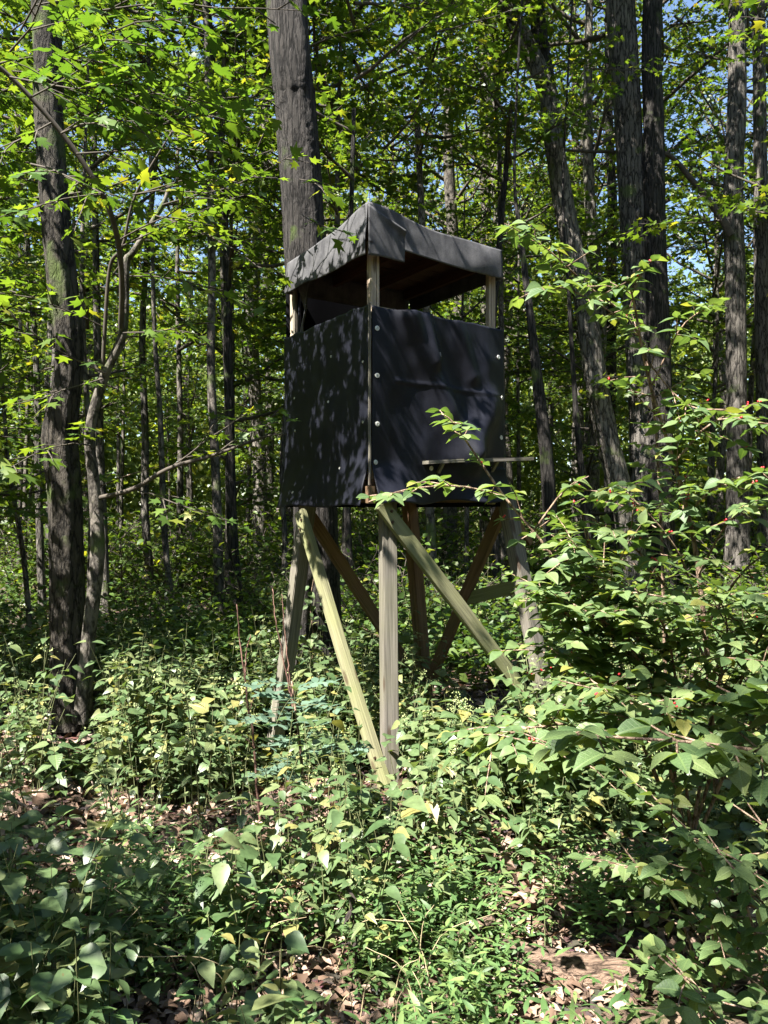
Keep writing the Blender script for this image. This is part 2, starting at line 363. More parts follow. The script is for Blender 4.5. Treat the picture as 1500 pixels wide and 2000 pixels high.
# ground: dark humus with litter-coloured speckle
m, nt, b = new_mat('forest_floor')
tx = N(nt, 'ShaderNodeTexCoord')
n1 = N(nt, 'ShaderNodeTexNoise'); n1.inputs['Scale'].default_value = 14; n1.inputs['Detail'].default_value = 9; n1.inputs['Roughness'].default_value = 0.75
v1 = N(nt, 'ShaderNodeTexVoronoi'); v1.inputs['Scale'].default_value = 22
nt.links.new(tx.outputs['Object'], n1.inputs['Vector']); nt.links.new(tx.outputs['Object'], v1.inputs['Vector'])
r1 = ramp(nt, [(0.3, (0.022, 0.015, 0.010)), (0.52, (0.075, 0.048, 0.032)), (0.72, (0.16, 0.105, 0.075))]); nt.links.new(n1.outputs[0], r1.inputs[0])
mx = N(nt, 'ShaderNodeMix', data_type='RGBA', blend_type='MULTIPLY'); mx.inputs[0].default_value = 0.6
nt.links.new(r1.outputs[0], mx.inputs[6]); nt.links.new(v1.outputs['Color'], mx.inputs[7]); nt.links.new(mx.outputs[2], b.inputs['Base Color'])
bp = N(nt, 'ShaderNodeBump'); bp.inputs['Strength'].default_value = 0.9; bp.inputs['Distance'].default_value = 0.03
nt.links.new(n1.outputs[0], bp.inputs['Height']); nt.links.new(bp.outputs[0], b.inputs['Normal']); b.inputs['Roughness'].default_value = 0.95
M['ground'] = m

# ------------------------------------------------------------------ leaf shapes (base at origin, length +Y, face +Z)
def ovate(nv=4, w=0.32, fold=0.10, droop=0.22, skew=0.38):
    t = np.linspace(0, 1, nv + 1)
    wid = w * np.where(t < skew, np.sin(t / skew * np.pi / 2) ** 0.8, np.cos((t - skew) / (1 - skew) * np.pi / 2) ** 1.15)
    z = -droop * t ** 2
    mid = np.stack([0 * t, t, z], 1)
    V = [mid[0]]; F = []; uv = [(0, 0)]
    for k in range(1, nv):
        V += [mid[k] + [-wid[k], -0.02, fold * wid[k] * 2], mid[k], mid[k] + [wid[k], -0.02, fold * wid[k] * 2]]
        uv += [(-wid[k], t[k]), (0, t[k]), (wid[k], t[k])]
    V.append(mid[-1]); uv.append((0, 1)); last = len(V) - 1
    F += [(0, 2, 1), (0, 3, 2)]
    for k in range(nv - 2):
        a = 1 + 3 * k
        F += [(a, a + 1, a + 4), (a, a + 4, a + 3), (a + 1, a + 2, a + 5), (a + 1, a + 5, a + 4)]
    a = 1 + 3 * (nv - 2)
    F += [(a, a + 1, last), (a + 1, a + 2, last)]
    return np.array(V, float), np.array(F), np.array(uv, float)

def maple_shape(droop=0.18, fold=0.10):
    o = [(0, 0.02), (0.5, 0.14), (0.27, 0.36), (0.52, 0.74), (0.15, 0.60), (0, 1.0), (-0.15, 0.60), (-0.52, 0.74), (-0.27, 0.36), (-0.5, 0.14)]
    V = np.array([(x, y, fold * abs(x) * 1.6 - droop * y * y - 0.12 * abs(x) ** 2) for x, y in o], float)
    F = np.array([(0, 1, 9), (1, 2, 8), (1, 8, 9), (2, 3, 4), (7, 8, 6), (2, 4, 6), (2, 6, 8), (4, 5, 6)])
    return V, F

def maple_fine(droop=0.2):
    o = [(0, 0.0), (0.22, -0.04), (0.5, 0.10), (0.40, 0.22), (0.46, 0.30), (0.26, 0.35), (0.40, 0.50), (0.56, 0.74), (0.36, 0.68), (0.34, 0.76), (0.16, 0.58), (0.20, 0.78), (0.10, 0.82), (0, 1.0)]
    o = o + [(-x, y) for x, y in o[-2:0:-1]]
    V = np.array([(0, 0.34, 0.0)] + [(x, y, 0.16 * abs(x) - droop * y * y - 0.2 * abs(x) ** 2) for x, y in o], float)
    n = len(o)
    F = np.array([(0, 1 + i, 1 + (i + 1) % n) for i in range(n)])
    uv = V[:, :2].copy()
    return V, F, uv

def diamond(w=0.34, droop=0.2):
    V = np.array([(0, 0, 0), (w, 0.42, 0.05), (0, 1, -droop), (-w, 0.42, 0.05)], float)
    return V, np.array([(0, 1, 2), (0, 2, 3)])

LEAF_OV4 = ovate(3)[:2]
LEAF_OV_HI = ovate(6)
LEAF_MAPLE = maple_shape()
LEAF_MAPLE_HI = maple_fine()
LEAF_DIA = diamond()
LEAF_NARROW = ovate(3, 0.13, 0.1, 0.3, 0.4)[:2]
LEAF_OAK = (np.array([(0, 0, 0), (.26, .2, .03), (.15, .38, 0), (.36, .62, .03), (.12, .7, -.06), (0, 1, -.16), (-.12, .7, -.06), (-.36, .62, .03), (-.15, .38, 0), (-.26, .2, .03)], float),
            np.array([(0, 1, 9), (1, 2, 8), (1, 8, 9), (2, 3, 4), (7, 8, 6), (2, 4, 6), (2, 6, 8), (4, 5, 6)]))

def frames(d, n):
    d = unit(d); n = n - (n * d).sum(-1, keepdims=True) * d; n = unit(n)
    x = np.cross(d, n)
    return x, d, n

def leaves_geo(geo, tmpl, pos, d, n, size):
    V, F = tmpl[0], tmpl[1]
    pos = np.asarray(pos, float); x, d, n = frames(np.asarray(d, float), np.asarray(n, float))
    size = np.asarray(size, float)[:, None, None]
    W = pos[:, None, :] + size * (V[None, :, 0:1] * x[:, None, :] + V[None, :, 1:2] * d[:, None, :] + V[None, :, 2:3] * n[:, None, :])
    k = len(V)
    FF = (F[None] + (np.arange(len(pos)) * k)[:, None, None]).reshape(-1, 3)
    geo.add(W.reshape(-1, 3), FF)

def leaf_matrix(p, d, n, s):
    x, d, n = frames(np.array([d], float), np.array([n], float))
    x, d, n = x[0] * s, d[0] * s, n[0] * s
    return Matrix(((x[0], d[0], n[0], p[0]), (x[1], d[1], n[1], p[1]), (x[2], d[2], n[2], p[2]), (0, 0, 0, 1)))

def leaf_mesh(name, t, mat):
    return mesh_np(name, t[0], t[1], mat, True, t[2])

LM = {
    'honey': [leaf_mesh('honeysuckle_leaf_%d' % i, ovate(6, w, f, dr, sk), M['honey']) for i, (w, f, dr, sk) in enumerate([(0.31, 0.12, 0.16, 0.40), (0.34, 0.2, 0.26, 0.44), (0.29, 0.06, 0.08, 0.46)])],
    'weed': [leaf_mesh('weed_leaf_%d' % i, ovate(6, w, f, dr, 0.28), M['weed']) for i, (w, f, dr) in enumerate([(0.30, 0.14, 0.28), (0.34, 0.05, 0.4), (0.26, 0.2, 0.15)])],
    'maple': [leaf_mesh('maple_leaf_%d' % i, maple_fine(dr), M['maple_near']) for i, dr in enumerate((0.1, 0.25))],
    'locust': [leaf_mesh('locust_leaflet', ovate(6, 0.24, 0.05, 0.08, 0.5), M['locust'])],
}

# ------------------------------------------------------------------ ground
gx = np.concatenate([np.linspace(-260, -16, 26), np.linspace(-15, 15, 151), np.linspace(16, 260, 26)])
gy = np.concatenate([np.linspace(-120, -4, 16), np.linspace(-3, 22, 126), np.linspace(23, 320, 40)])
GX, GY = np.meshgrid(gx, gy, indexing='ij')
GZ = np.array([[ground_z(a, b_) + 0.02 * noise.noise((a * 3, b_ * 3, 0)) for b_ in gy] for a in gx])
ni, nj = GX.shape
ii, jj = np.meshgrid(np.arange(ni - 1), np.arange(nj - 1), indexing='ij')
a = ii * nj + jj
GF = np.stack([a, a + nj, a + nj + 1, a + 1], -1).reshape(-1, 4)
g = obj('ground', mesh_np('ground', np.stack([GX, GY, GZ], -1).reshape(-1, 3), GF, M['ground'], True))
tag(g, 'brown leaf-strewn forest floor under the undergrowth', kind='structure')

# ------------------------------------------------------------------ trees
def bark_ridge(seed, amp=0.05, freq=14):
    def f(m, k, rad):
        th = np.linspace(0, 2 * np.pi, k, endpoint=False)
        r = np.random.default_rng(seed)
        out = np.ones((m, k))
        s = np.arange(m)[:, None] * 0.11
        for _ in range(5):
            q = r.integers(2, freq); ph = r.uniform(0, 6.28, 3)
            out += amp * 0.45 * np.sin(q * th[None] + ph[0] + 1.2 * np.sin(s * r.uniform(0.2, 1.0) + ph[1])) * (0.6 + 0.4 * np.sin(s * r.uniform(0.3, 1.5) + ph[2]))
        out += amp * 0.35 * r.uniform(-1, 1, (m, k))
        out += amp * 0.5 * np.sin(s * 0.35 + r.uniform(0, 6) + th[None])
        return out
    return f

def trunk_mesh(name, pts, radii, mat, nseg=20, step=0.10, amp=0.05, seed=0, flare=0.0):
    pts = [Vector(p) for p in pts]
    ln = sum((b_ - a_).length for a_, b_ in zip(pts, pts[1:]))
    n = max(8, int(ln / step))
    path = spline(pts, n)
    rad = np.interp(np.linspace(0, 1, n), np.linspace(0, 1, len(radii)), radii)
    if flare:
        dz = path[:, 2] - path[0, 2]
        rad = rad * (1 + flare * np.exp(-np.maximum(dz, 0) / 0.28))
    V, F = tube(path, rad, nseg, bark_ridge(seed, amp))
    ge = Geo(); ge.add(V, F)
    return ge.mesh(name, mat, True)

def make_spray(geo_l, geo_b, base, direction, length, rng, leaf, lsize, spacing=0.06, twig_every=0.22, twig_len=(0.35, 0.9), r0=0.012, flat=0.35, rise=0.0, lvar=0.3, spread=1.0):
    """One branch carrying flat side twigs with leaves (maple-like layers)."""
    d = unit(np.asarray(direction, float)); up = np.array([0, 0, 1.0])
    npt = max(4, int(length / 0.25))
    pts = [np.asarray(base, float)]; cur = d.copy()
    for k in range(npt):
        cur = unit(cur + rng.normal(0, 0.10, 3) + up * (rise - 0.03 * k / npt))
        pts.append(pts[-1] + cur * length / npt)
    pts = np.array(pts)
    rad = np.linspace(r0, max(0.0025, r0 * 0.2), len(pts))
    geo_b.add(*tube(pts, rad, 5, cap=False))
    seg = unit(np.gradient(pts, axis=0))
    tpos = np.arange(0.18 * length, length, twig_every)
    LP, LD, LN = [], [], []
    sgn = 1
    for s in tpos:
        f = s / length * (len(pts) - 1); i = min(int(f), len(pts) - 2); p = pts[i] + (pts[i + 1] - pts[i]) * (f - i); t = seg[i]
        side = np.cross(t, up); side = unit(side) if np.linalg.norm(side) > 0.1 else np.array([1.0, 0, 0])
        sgn = -sgn
        tl = rng.uniform(*twig_len) * (1.0 - 0.55 * s / length)
        td = unit(t * 0.75 + sgn * side * rng.uniform(0.6, 1.1) * spread + rng.normal(0, 0.14, 3) + up * rng.normal(0.02, 0.12))
        n2 = max(2, int(tl / spacing))
        u = np.linspace(0.15, 1, n2)[:, None]
        tw = p + td * tl * u - up * 0.10 * tl * u ** 2
        geo_b.add(*tube(np.vstack([p, tw[n2 // 2], tw[-1]]), [0.005, 0.0035, 0.002], 3, cap=False))
        sd = unit(np.cross(td, up))
        alt = np.where(np.arange(n2) % 2 == 0, 1.0, -1.0)[:, None]
        ld = td * rng.uniform(0.3, 1.0, (n2, 1)) + sd * alt * rng.uniform(0.4, 1.1, (n2, 1)) + rng.normal(0, 0.22, (n2, 3)) - up * rng.uniform(0.0, 0.45, (n2, 1))
        LP.append(tw + unit(ld) * 0.02); LD.append(ld); LN.append(up + rng.normal(0, flat, (n2, 3)))
    LP.append(pts[-1:]); LD.append(seg[-1:]); LN.append(up[None] + rng.normal(0, flat, (1, 3)))
    LP, LD, LN = np.vstack(LP), np.vstack(LD), np.vstack(LN)
    sz = lsize * rng.uniform(1 - lvar, 1 + lvar, len(LP))
    if geo_l is not None: leaves_geo(geo_l, leaf, LP, LD, LN, sz)
    return LP, LD, LN, sz

def crown_geo(rng, z0, z1, radius, nlimb, leaf, lsize, mat_l, name, axis=None, spacing=0.06, twig_every=0.2, rise=0.05, sub=2, flat=0.4, shape=0.5, r0=0.03, twig_len=(0.35, 0.95)):
    """Leaves and limbs of a crown, around the local z axis."""
    gl, gb = Geo(), Geo()
    for k in range(nlimb):
        f = (k + rng.uniform(0, 1)) / nlimb
        z = z0 + (z1 - z0) * f
        az = k * 2.39996 + rng.normal(0, 0.4)
        rr = radius * (math.sin(math.pi * min(1, (0.18 + 0.82 * f))) ** shape) * rng.uniform(0.6, 1.1)
        rr = max(rr, radius * 0.25)
        c = np.array([0, 0, z]) if axis is None else np.array([*axis(z), z])
        d = np.array([math.cos(az), math.sin(az), rng.uniform(0.05, 0.55)])
        make_spray(gl, gb, c, d, rr, rng, leaf, lsize, spacing, twig_every, twig_len, r0, flat, rise)
        for q in range(sub):
            s = rng.uniform(0.25, 0.7)
            d2 = unit(d) + rng.normal(0, 0.55, 3); d2[2] = d2[2] * 0.6 + 0.1
            make_spray(gl, gb, c + unit(d) * rr * s, d2, rr * rng.uniform(0.4, 0.7), rng, leaf, lsize, spacing, twig_every, twig_len, r0 * 0.5, flat, rise)
    return gl.mesh(name + '_crown', mat_l), gb.mesh(name + '_limbs', M['twig'], True)

def place_tree(name, label, cat, base, trunk_me, crown, limbs, group=None, crown_mw=None, mw=None):
    """crown/limbs are local meshes put at crown_mw (world)."""
    t = thing(name, label, cat, base, group)
    obj('trunk', trunk_me, t, mw or Matrix.Identity(4))
    if crown is not None:
        obj('crown', crown, t, crown_mw); obj('limb', limbs, t, crown_mw)
    return t

RT = np.random.default_rng(5)
# crown variants shared between trees
US = [crown_geo(np.random.default_rng(20 + k), 1.0, 5.6 + 0.6 * k, 2.3, 15, LEAF_MAPLE, 0.102, M['maple'], 'understory_maple', spacing=0.055, twig_every=0.15, sub=2) for k in range(4)]
TALL = [crown_geo(np.random.default_rng(40 + k), 0.0, 10.0, 4.2, 22, LEAF_OAK, 0.13, M['oak'], 'tall_tree', spacing=0.12, twig_every=0.26, rise=0.12, sub=2, flat=0.55, twig_len=(0.5, 1.3), r0=0.05) for k in range(3)]

def rotz(loc, a, s=1.0, sz=None):
    return Matrix.Translation(Vector(loc)) @ Matrix.Rotation(a, 4, 'Z') @ Matrix.Diagonal((s, s, sz or s, 1))

def px_trunk(pixels, y, widths, extra_top=None, dy=None):
    pts = [P(px, py, y + (dy[i] if dy else 0)) for i, (px, py) in enumerate(pixels)]
    rad = [w * 0.5 / FPX * (y + (dy[i] if dy else 0)) for i, w in enumerate(widths)]
    if extra_top:
        pts.append(pts[-1] + Vector(extra_top)); rad.append(rad[-1] * 0.75)
    return pts, rad

# -- the mossy tree at the edge of the clearing
pts, rad = px_trunk([(138, 1420), (132, 1250), (130, 1100), (126, 950), (118, 850), (136, 700), (124, 560), (106, 380), (92, 160), (88, 0)], 5.6, [74, 65, 63, 62, 65, 51, 55, 53, 53, 53], (-0.3, 0, 6.5))
t = place_tree('oak_tree', 'dark mossy trunk with a bulge, standing beside a thin crooked maple stem', 'tree', pts[0],
               trunk_mesh('mossy_trunk', pts, rad, M['bark_moss'], 36, 0.05, 0.07, 1, 0.15), TALL[0][0], TALL[0][1],
               crown_mw=rotz((-4.8, 7.0, 8.6), 0.6, 0.95))
# -- the big tree right behind the blind
pts, rad = px_trunk([(622, 1400), (620, 1250), (618, 1050), (606, 700), (592, 420), (575, 200), (560, 0)], 6.5, [104, 92, 86, 84, 80, 80, 79], (-0.5, 0.2, 6.5))
big = place_tree('oak_tree', 'thick straight furrowed trunk rising directly behind the black hunting blind', 'tree', pts[0],
                 trunk_mesh('furrowed_trunk', pts, rad, M['bark_dark'], 48, 0.045, 0.055, 2, 0.18), TALL[1][0], TALL[1][1],
                 crown_mw=rotz((-1.4, 7.2, 10.0), 2.0, 0.95))
# -- the right-hand group
pts, rad = px_trunk([(1238, 1160), (1232, 1060), (1212, 960), (1184, 850), (1160, 720), (1140, 580), (1108, 440), (1086, 310), (1072, 190), (1040, 110), (1000, 30), (965, -50)], 11.6, [56, 50, 45, 42, 41, 41, 39, 37, 36, 34, 33, 31], (-1.2, 0, 3))
t = place_tree('beech_tree', 'grey trunk leaning left, its foot against a pair of upright trunks', 'tree', pts[0], trunk_mesh('leaning_trunk', pts, rad, M['bark_light'], 32, 0.09, 0.06, 3, 0.2), TALL[2][0], TALL[2][1], crown_mw=rotz((0.9, 12.2, 10.2), 1.0, 1.0))
fp, fr = px_trunk([(1084, 300), (1072, 190), (1058, 100), (1046, 0), (1040, -60)], 11.7, [38, 36, 32, 30, 28], (0.1, 0, 2.5))
obj('limb', trunk_mesh('fork_limb', fp, fr, M['bark_dark'], 20, 0.1, 0.05, 33), t)
pts, rad = px_trunk([(1252, 1170), (1256, 1000), (1256, 850), (1248, 700), (1240, 500), (1228, 250), (1212, 0)], 12.0, [62, 56, 52, 50, 50, 52, 54], (-0.3, 0, 5))
place_tree('oak_tree', 'upright grey trunk between the leaning trunk and its darker twin', 'tree', pts[0], trunk_mesh('upright_trunk', pts, rad, M['bark_grey'], 32, 0.09, 0.055, 4, 0.2), TALL[0][0], TALL[0][1], crown_mw=rotz((3.6, 12.6, 9.0), 3.0, 0.95))
pts, rad = px_trunk([(1290, 1190), (1290, 1000), (1290, 850), (1288, 700), (1280, 480), (1276, 250), (1274, 0)], 11.8, [56, 50, 47, 44, 40, 38, 36], (0.3, 0, 5))
place_tree('oak_tree', 'slimmer dark trunk touching the right side of the upright grey trunk', 'tree', pts[0], trunk_mesh('twin_trunk', pts, rad, M['bark_dark'], 32, 0.09, 0.06, 5, 0.2), TALL[2][0], TALL[2][1], crown_mw=rotz((5.2, 11.5, 9.2), 5.0, 0.85))
pts, rad = px_trunk([(1440, 1110), (1440, 960), (1438, 760), (1436, 560), (1432, 380), (1440, 200), (1441, 0)], 12.6, [46, 41, 37, 37, 36, 34, 32], (0.1, 0, 5))
t = place_tree('oak_tree', 'tall mottled trunk with a long side branch near the right edge', 'tree', pts[0], trunk_mesh('mottled_trunk', pts, rad, M['bark_grey'], 32, 0.09, 0.06, 6, 0.15), TALL[1][0], TALL[1][1], crown_mw=rotz((6.2, 13.2, 9.4), 4.0, 0.9))
bp_, br_ = px_trunk([(1428, 460), (1405, 420), (1350, 350), (1300, 300), (1230, 297), (1150, 296), (1060, 290)], 12.4, [16, 14, 11, 9, 7, 6, 4])
obj('limb', trunk_mesh('side_branch', bp_, br_, M['twig'], 8, 0.1, 0.02, 61), t)
pts, rad = px_trunk([(1494, 1090), (1494, 960), (1491, 760), (1487, 560), (1486, 380), (1484, 200), (1482, 0)], 14.5, [30, 27, 27, 26, 26, 24, 22], (0, 0, 5))
place_tree('oak_tree', 'pale trunk half a step behind the mottled trunk at the right edge', 'tree', pts[0], trunk_mesh('pale_trunk', pts, rad, M['bark_grey'], 28, 0.1, 0.05, 7, 0.15), TALL[0][0], TALL[0][1], crown_mw=rotz((7.8, 15.5, 9.6), 1.5, 0.9))

# -- slender trunks of the middle distance: (pixels bottom to top, depth, widths, material, label)
mid = [
    ([(1078, 1090), (1068, 900), (1052, 760), (1040, 650), (1020, 480), (1005, 300)], 10.2, [30, 26, 22, 17, 10, 5], 'bark_dark', 'dark slender trunk standing just clear of the blind\'s right side'),
    ([(1152, 1100), (1140, 960), (1130, 860), (1122, 760), (1110, 560), (1100, 350)], 10.8, [16, 14, 12, 10, 7, 5], 'bark_dark', 'thin dark sapling trunk between blind and leaning trunk'),
    ([(1192, 1100), (1192, 800), (1194, 500), (1196, 400), (1192, 310), (1188, 150)], 17, [24, 22, 20, 19, 17, 15], 'bark_dark', 'narrow dark trunk against the sky, left of the upright pair'),
    ([(432, 1260), (428, 1150), (425, 1040), (420, 900), (412, 720), (414, 560), (412, 400), (408, 200)], 9.4, [22, 20, 19, 18, 17, 16, 15, 13], 'bark_pale', 'slim pale trunk with a gentle bend, left of the blind'),
    ([(468, 1260), (462, 1150), (454, 1040), (450, 900), (446, 700), (440, 450)], 10.0, [24, 23, 22, 20, 18, 15], 'bark_dark', 'straight dark trunk next to the slim pale trunk'),
    ([(340, 1280), (334, 1170), (324, 1080), (318, 960), (312, 800), (300, 600)], 9.6, [14, 12, 12, 12, 10, 8], 'bark_pale', 'thin crooked stem in the shade between mossy tree and blind'),
    ([(210, 1290), (205, 1150), (200, 1000), (196, 900), (190, 650)], 11.5, [20, 18, 17, 16, 14], 'bark_grey', 'grey trunk peeping past the right of the crooked maple'),
    ([(85, 1250), (80, 1120), (76, 1000), (74, 920), (70, 700)], 11.0, [16, 15, 14, 13, 11], 'bark_grey', 'grey trunk peeping past the left of the mossy tree'),
    ([(60, 1260), (55, 1180), (45, 1080), (30, 990), (15, 900), (5, 760)], 8.4, [11, 10, 9, 9, 8, 7], 'bark_pale', 'thin leaning stem with a curve at the far left edge'),
    ([(292, 1250), (292, 1120), (284, 1000), (284, 850), (280, 600)], 12.5, [18, 17, 15, 14, 12], 'bark_grey', 'upright grey trunk in the shady middle of the left wood'),
    ([(690, 1290), (690, 1180), (682, 1080), (678, 980), (676, 800)], 9.0, [15, 14, 14, 13, 12], 'bark_dark', 'dark trunk seen between the blind\'s left and front legs'),
    ([(712, 1280), (716, 1200), (722, 1130)], 9.2, [24, 20, 12], 'bark_moss', 'leaning broken stump seen behind the front leg'),
    ([(850, 1260), (846, 1150), (842, 1050), (838, 960), (836, 700)], 11.0, [22, 20, 19, 18, 16], 'bark_pale', 'pale trunk seen under the blind beside its back leg'),
    ([(986, 1290), (988, 1200), (986, 1140), (984, 1000), (980, 700)], 12.0, [15, 14, 14, 13, 11], 'bark_pale', 'pale sunlit trunk seen between the right legs'),
    ([(970, 1280), (970, 1180), (968, 1080), (964, 900), (960, 680)], 11.2, [17, 16, 16, 15, 13], 'bark_dark', 'shaded trunk seen between brace and right leg'),
    ([(560, 1260), (556, 1150), (556, 1040), (552, 900)], 11.5, [12, 11, 10, 9], 'bark_grey', 'thin shaded trunk just left of the blind\'s left leg'),
]
for k, (px, y, w, mt, lab) in enumerate(mid):
    pts, rad = px_trunk(px, y, w, (RT.uniform(-.3, .3), 0, 3.5) if len(px) > 3 else None)
    tm = trunk_mesh('slender_trunk', pts, rad, M[mt], 14, 0.12, 0.06, 70 + k, 0.1)
    if len(px) > 3:
        c = US[k % 4]; top = pts[-1]
        place_tree('slender_tree', lab, 'tree', pts[0], tm, c[0], c[1], crown_mw=rotz((top.x, top.y, top.z - 1.8), k * 1.7, 0.85))
    else:
        o = obj('tree_stump', tm); tag(o, lab, 'stump')

# -- a tree beside the path, just outside the picture, whose open crown dapples the clearing
OPEN = crown_geo(np.random.default_rng(51), 0.0, 6.5, 4.3, 20, LEAF_OAK, 0.15, M['oak'], 'open_tree', spacing=0.075, twig_every=0.2, rise=0.1, sub=2, flat=0.55, twig_len=(0.4, 1.2), r0=0.05)
tp = [Vector((-3.6, -3.7, -0.2)), Vector((-3.5, -3.8, 3)), Vector((-3.6, -3.8, 7)), Vector((-3.5, -3.8, 11.4))]
place_tree('oak_tree', 'oak outside the picture behind the lens whose open crown dapples the clearing', 'tree', tp[0], trunk_mesh('path_trunk', tp, [0.2, 0.18, 0.15, 0.06], M['bark_dark'], 16, 0.2, 0.06, 88, 0.2), OPEN[0], OPEN[1], crown_mw=rotz((-3.0, -4.0, 6.0), 0.4, 0.8))

# -- trees farther back in the wood, alike at that distance
WT = []
for k in range(3):
    h = 9.0
    p_ = [Vector((0, 0, -0.2)), Vector((0.05 * k, 0.05, 2.5)), Vector((-0.1, 0.1 * k, 5.5)), Vector((0.12, 0, h)), Vector((0.1, 0.1, 15))]
    WT.append(trunk_mesh('wood_trunk', p_, [0.17, 0.14, 0.13, 0.11, 0.05], M[['bark_grey', 'bark_light', 'bark_pale'][k]], 12, 0.25, 0.06, 90 + k, 0.2))
spots = []
tries = 0
while len(spots) < 30 and tries < 4000:
    tries += 1
    y = RT.uniform(14, 28); x = RT.uniform(-0.62 * y - 2, 0.62 * y + 2)
    if all((x - a_) ** 2 + (y - b_) ** 2 > 5.5 for a_, b_ in spots): spots.append((x, y))
for k, (x, y) in enumerate(spots):
    mw = rotz((x, y, ground_z(x, y)), RT.uniform(0, 6.28), RT.uniform(0.7, 1.15))
    t = thing('woodland_tree', 'tree trunk in the depth of the wood, half hidden by leaves', 'tree', mw.translation, 'trees deep in the wood')
    obj('trunk', WT[k % 3], t, mw)
    c = TALL[k % 3]
    cm = rotz((x, y, ground_z(x, y) + RT.uniform(5.5, 9.5)), RT.uniform(0, 6.28), RT.uniform(0.75, 1.05))
    obj('crown', c[0], t, cm); obj('limb', c[1], t, cm)

# -- understorey maples that fill the wood with layered foliage
UT = trunk_mesh('understory_trunk', [Vector((0, 0, -0.2)), Vector((0.06, 0, 1.5)), Vector((-0.05, 0.05, 3.5)), Vector((0.02, 0, 6.0))], [0.05, 0.042, 0.03, 0.012], M['bark_pale'], 8, 0.2, 0.05, 99)
uspots = [(-4.7, 5.3), (-4.5, 6.5), (-3.1, 1.7), (-5.4, 5.6), (-6.6, 7.2), (-5.0, 7.6), (-5.2, 8.4), (-3.6, 9.4), (-2.1, 10.4), (-0.6, 11.0), (-4.6, 11.5), (-2.6, 13.0), (1.3, 12.6), (2.6, 14.8), (5.6, 9.4), (7.6, 11.2), (4.2, 16.0), (0.2, 15.0), (-1.4, 16.5), (-6.5, 14), (6.9, 16.2), (-6.8, 10.5), (-3.0, 17.5), (1.6, 19), (-5.0, 20), (4.5, 21), (8.5, 20), (-8.5, 18), (9.8, 15.0), (-10, 22), (0, 24), (-3, 25), (3, 27), (7.5, 25), (-7.5, 27), (11.5, 23)]
uspots += [(-2.6, 0.5), (-1.2, 13.5), (-5.6, 16.5), (-3.9, 14.6), (0.9, 17.0), (3.4, 12.8), (9.0, 13.0), (-7.6, 22.0), (5.8, 27.0), (-0.8, 28.0), (-5.0, 29.0), (2.0, 31.0), (9.5, 28.0), (-10.5, 27.0), (6.2, 19.5), (8.6, 18.0), (5.2, 24.0), (-4.2, 23.5)]
for k, (x, y) in enumerate(uspots):
    s = RT.uniform(0.8, 1.25) if k < len(uspots) - 4 else RT.uniform(1.4, 1.7)
    if y < 3: s = 0.68  # the two small near maples are out of frame, added to dapple the clearing
    mw = rotz((x, y, ground_z(x, y)), RT.uniform(0, 6.28), s)
    t = thing('maple_sapling', 'understorey maple with flat layers of lobed green leaves among the trunks', 'tree', mw.translation, 'understorey maples filling the wood')
    lift = 2.4 if (k % 6 < 5 and y > 8.5) else 0.0
    obj('trunk', UT, t, mw @ Matrix.Diagonal((1.1, 1.1, 1 + lift / 6.0, 1))); c = US[k % 4]
    mwc = Matrix.Translation((0, 0, lift * s)) @ mw; obj('crown', c[0], t, mwc); obj('limb', c[1], t, mwc)

# -- low brush of the shaded wood floor (knee-high seedlings and bushes)
BR = []
for k in range(3):
    rng = np.random.default_rng(130 + k); gl, gb = Geo(), Geo()
    for q in range(16):
        az = rng.uniform(0, 6.28)
        make_spray(gl, gb, (rng.normal(0, .25), rng.normal(0, .25), 0.0), (math.cos(az), math.sin(az), rng.uniform(0.6, 1.8)), rng.uniform(0.6, 1.5), rng, LEAF_OV4, 0.075, 0.05, 0.12, (0.2, 0.5), 0.008, 0.5)
    BR.append((gl.mesh('brush_leaves', M['maple']), gb.mesh('brush_stems', M['twig'], True)))
bspots = []
for k in range(70):
    y = RT.uniform(7.2, 24); x = RT.uniform(-0.6 * y - 1, 0.6 * y + 1)
    bspots.append((x, y))
for k in range(34):
    y = RT.uniform(13, 30); bspots.append((RT.uniform(-0.55 * y, 0.55 * y), y))
for k, (x, y) in enumerate(bspots):
    mw = rotz((x, y, ground_z(x, y) - 0.02), RT.uniform(0, 6.28), RT.uniform(0.6, 1.2) * (1.0 if y < 11 else 1.5))
    t = thing('woodland_bush', 'low leafy bush on the shaded forest floor behind the blind', 'bush', mw.translation, 'bushes on the shaded forest floor')
    c = BR[k % 3]; obj('foliage', c[0], t, mw); obj('stem', c[1], t, mw)

# -- far wood that closes the view: reads as one mass
rng = np.random.default_rng(77); gl = Geo()
ncl = 2600
th = rng.uniform(R(38), R(142), ncl); rr = rng.uniform(29, 58, ncl)
cx, cy_ = rr * np.cos(th), rr * np.sin(th)
top = 13.5 + 3.5 * np.sin(th * 9) + 2.0 * np.sin(th * 23 + 1) + (rr - 29) * 0.12
cz = rng.uniform(0, 1, ncl) ** 1.1 * top
for q in range(ncl):
    n_ = 74; sp = rng.uniform(1.0, 2.2)
    pos = np.array([cx[q], cy_[q], cz[q]]) + rng.normal(0, 1, (n_, 3)) * [sp, sp, sp * 0.5]
    leaves_geo(gl, LEAF_DIA, pos, rng.normal(0, 1, (n_, 3)), np.array([0, -0.3, 1.0]) + rng.normal(0, .6, (n_, 3)), rng.uniform(.25, .48, n_))
nb = 3000  # unseen wood beside and behind the camera, added to hold back sky light
th = rng.uniform(R(138), R(402), nb); rr = rng.uniform(15, 34, nb)
hb = rng.uniform(0, 1, nb) ** 1.1 * (9 + 3 * np.sin(th * 7) + (rr - 15) * 0.35)
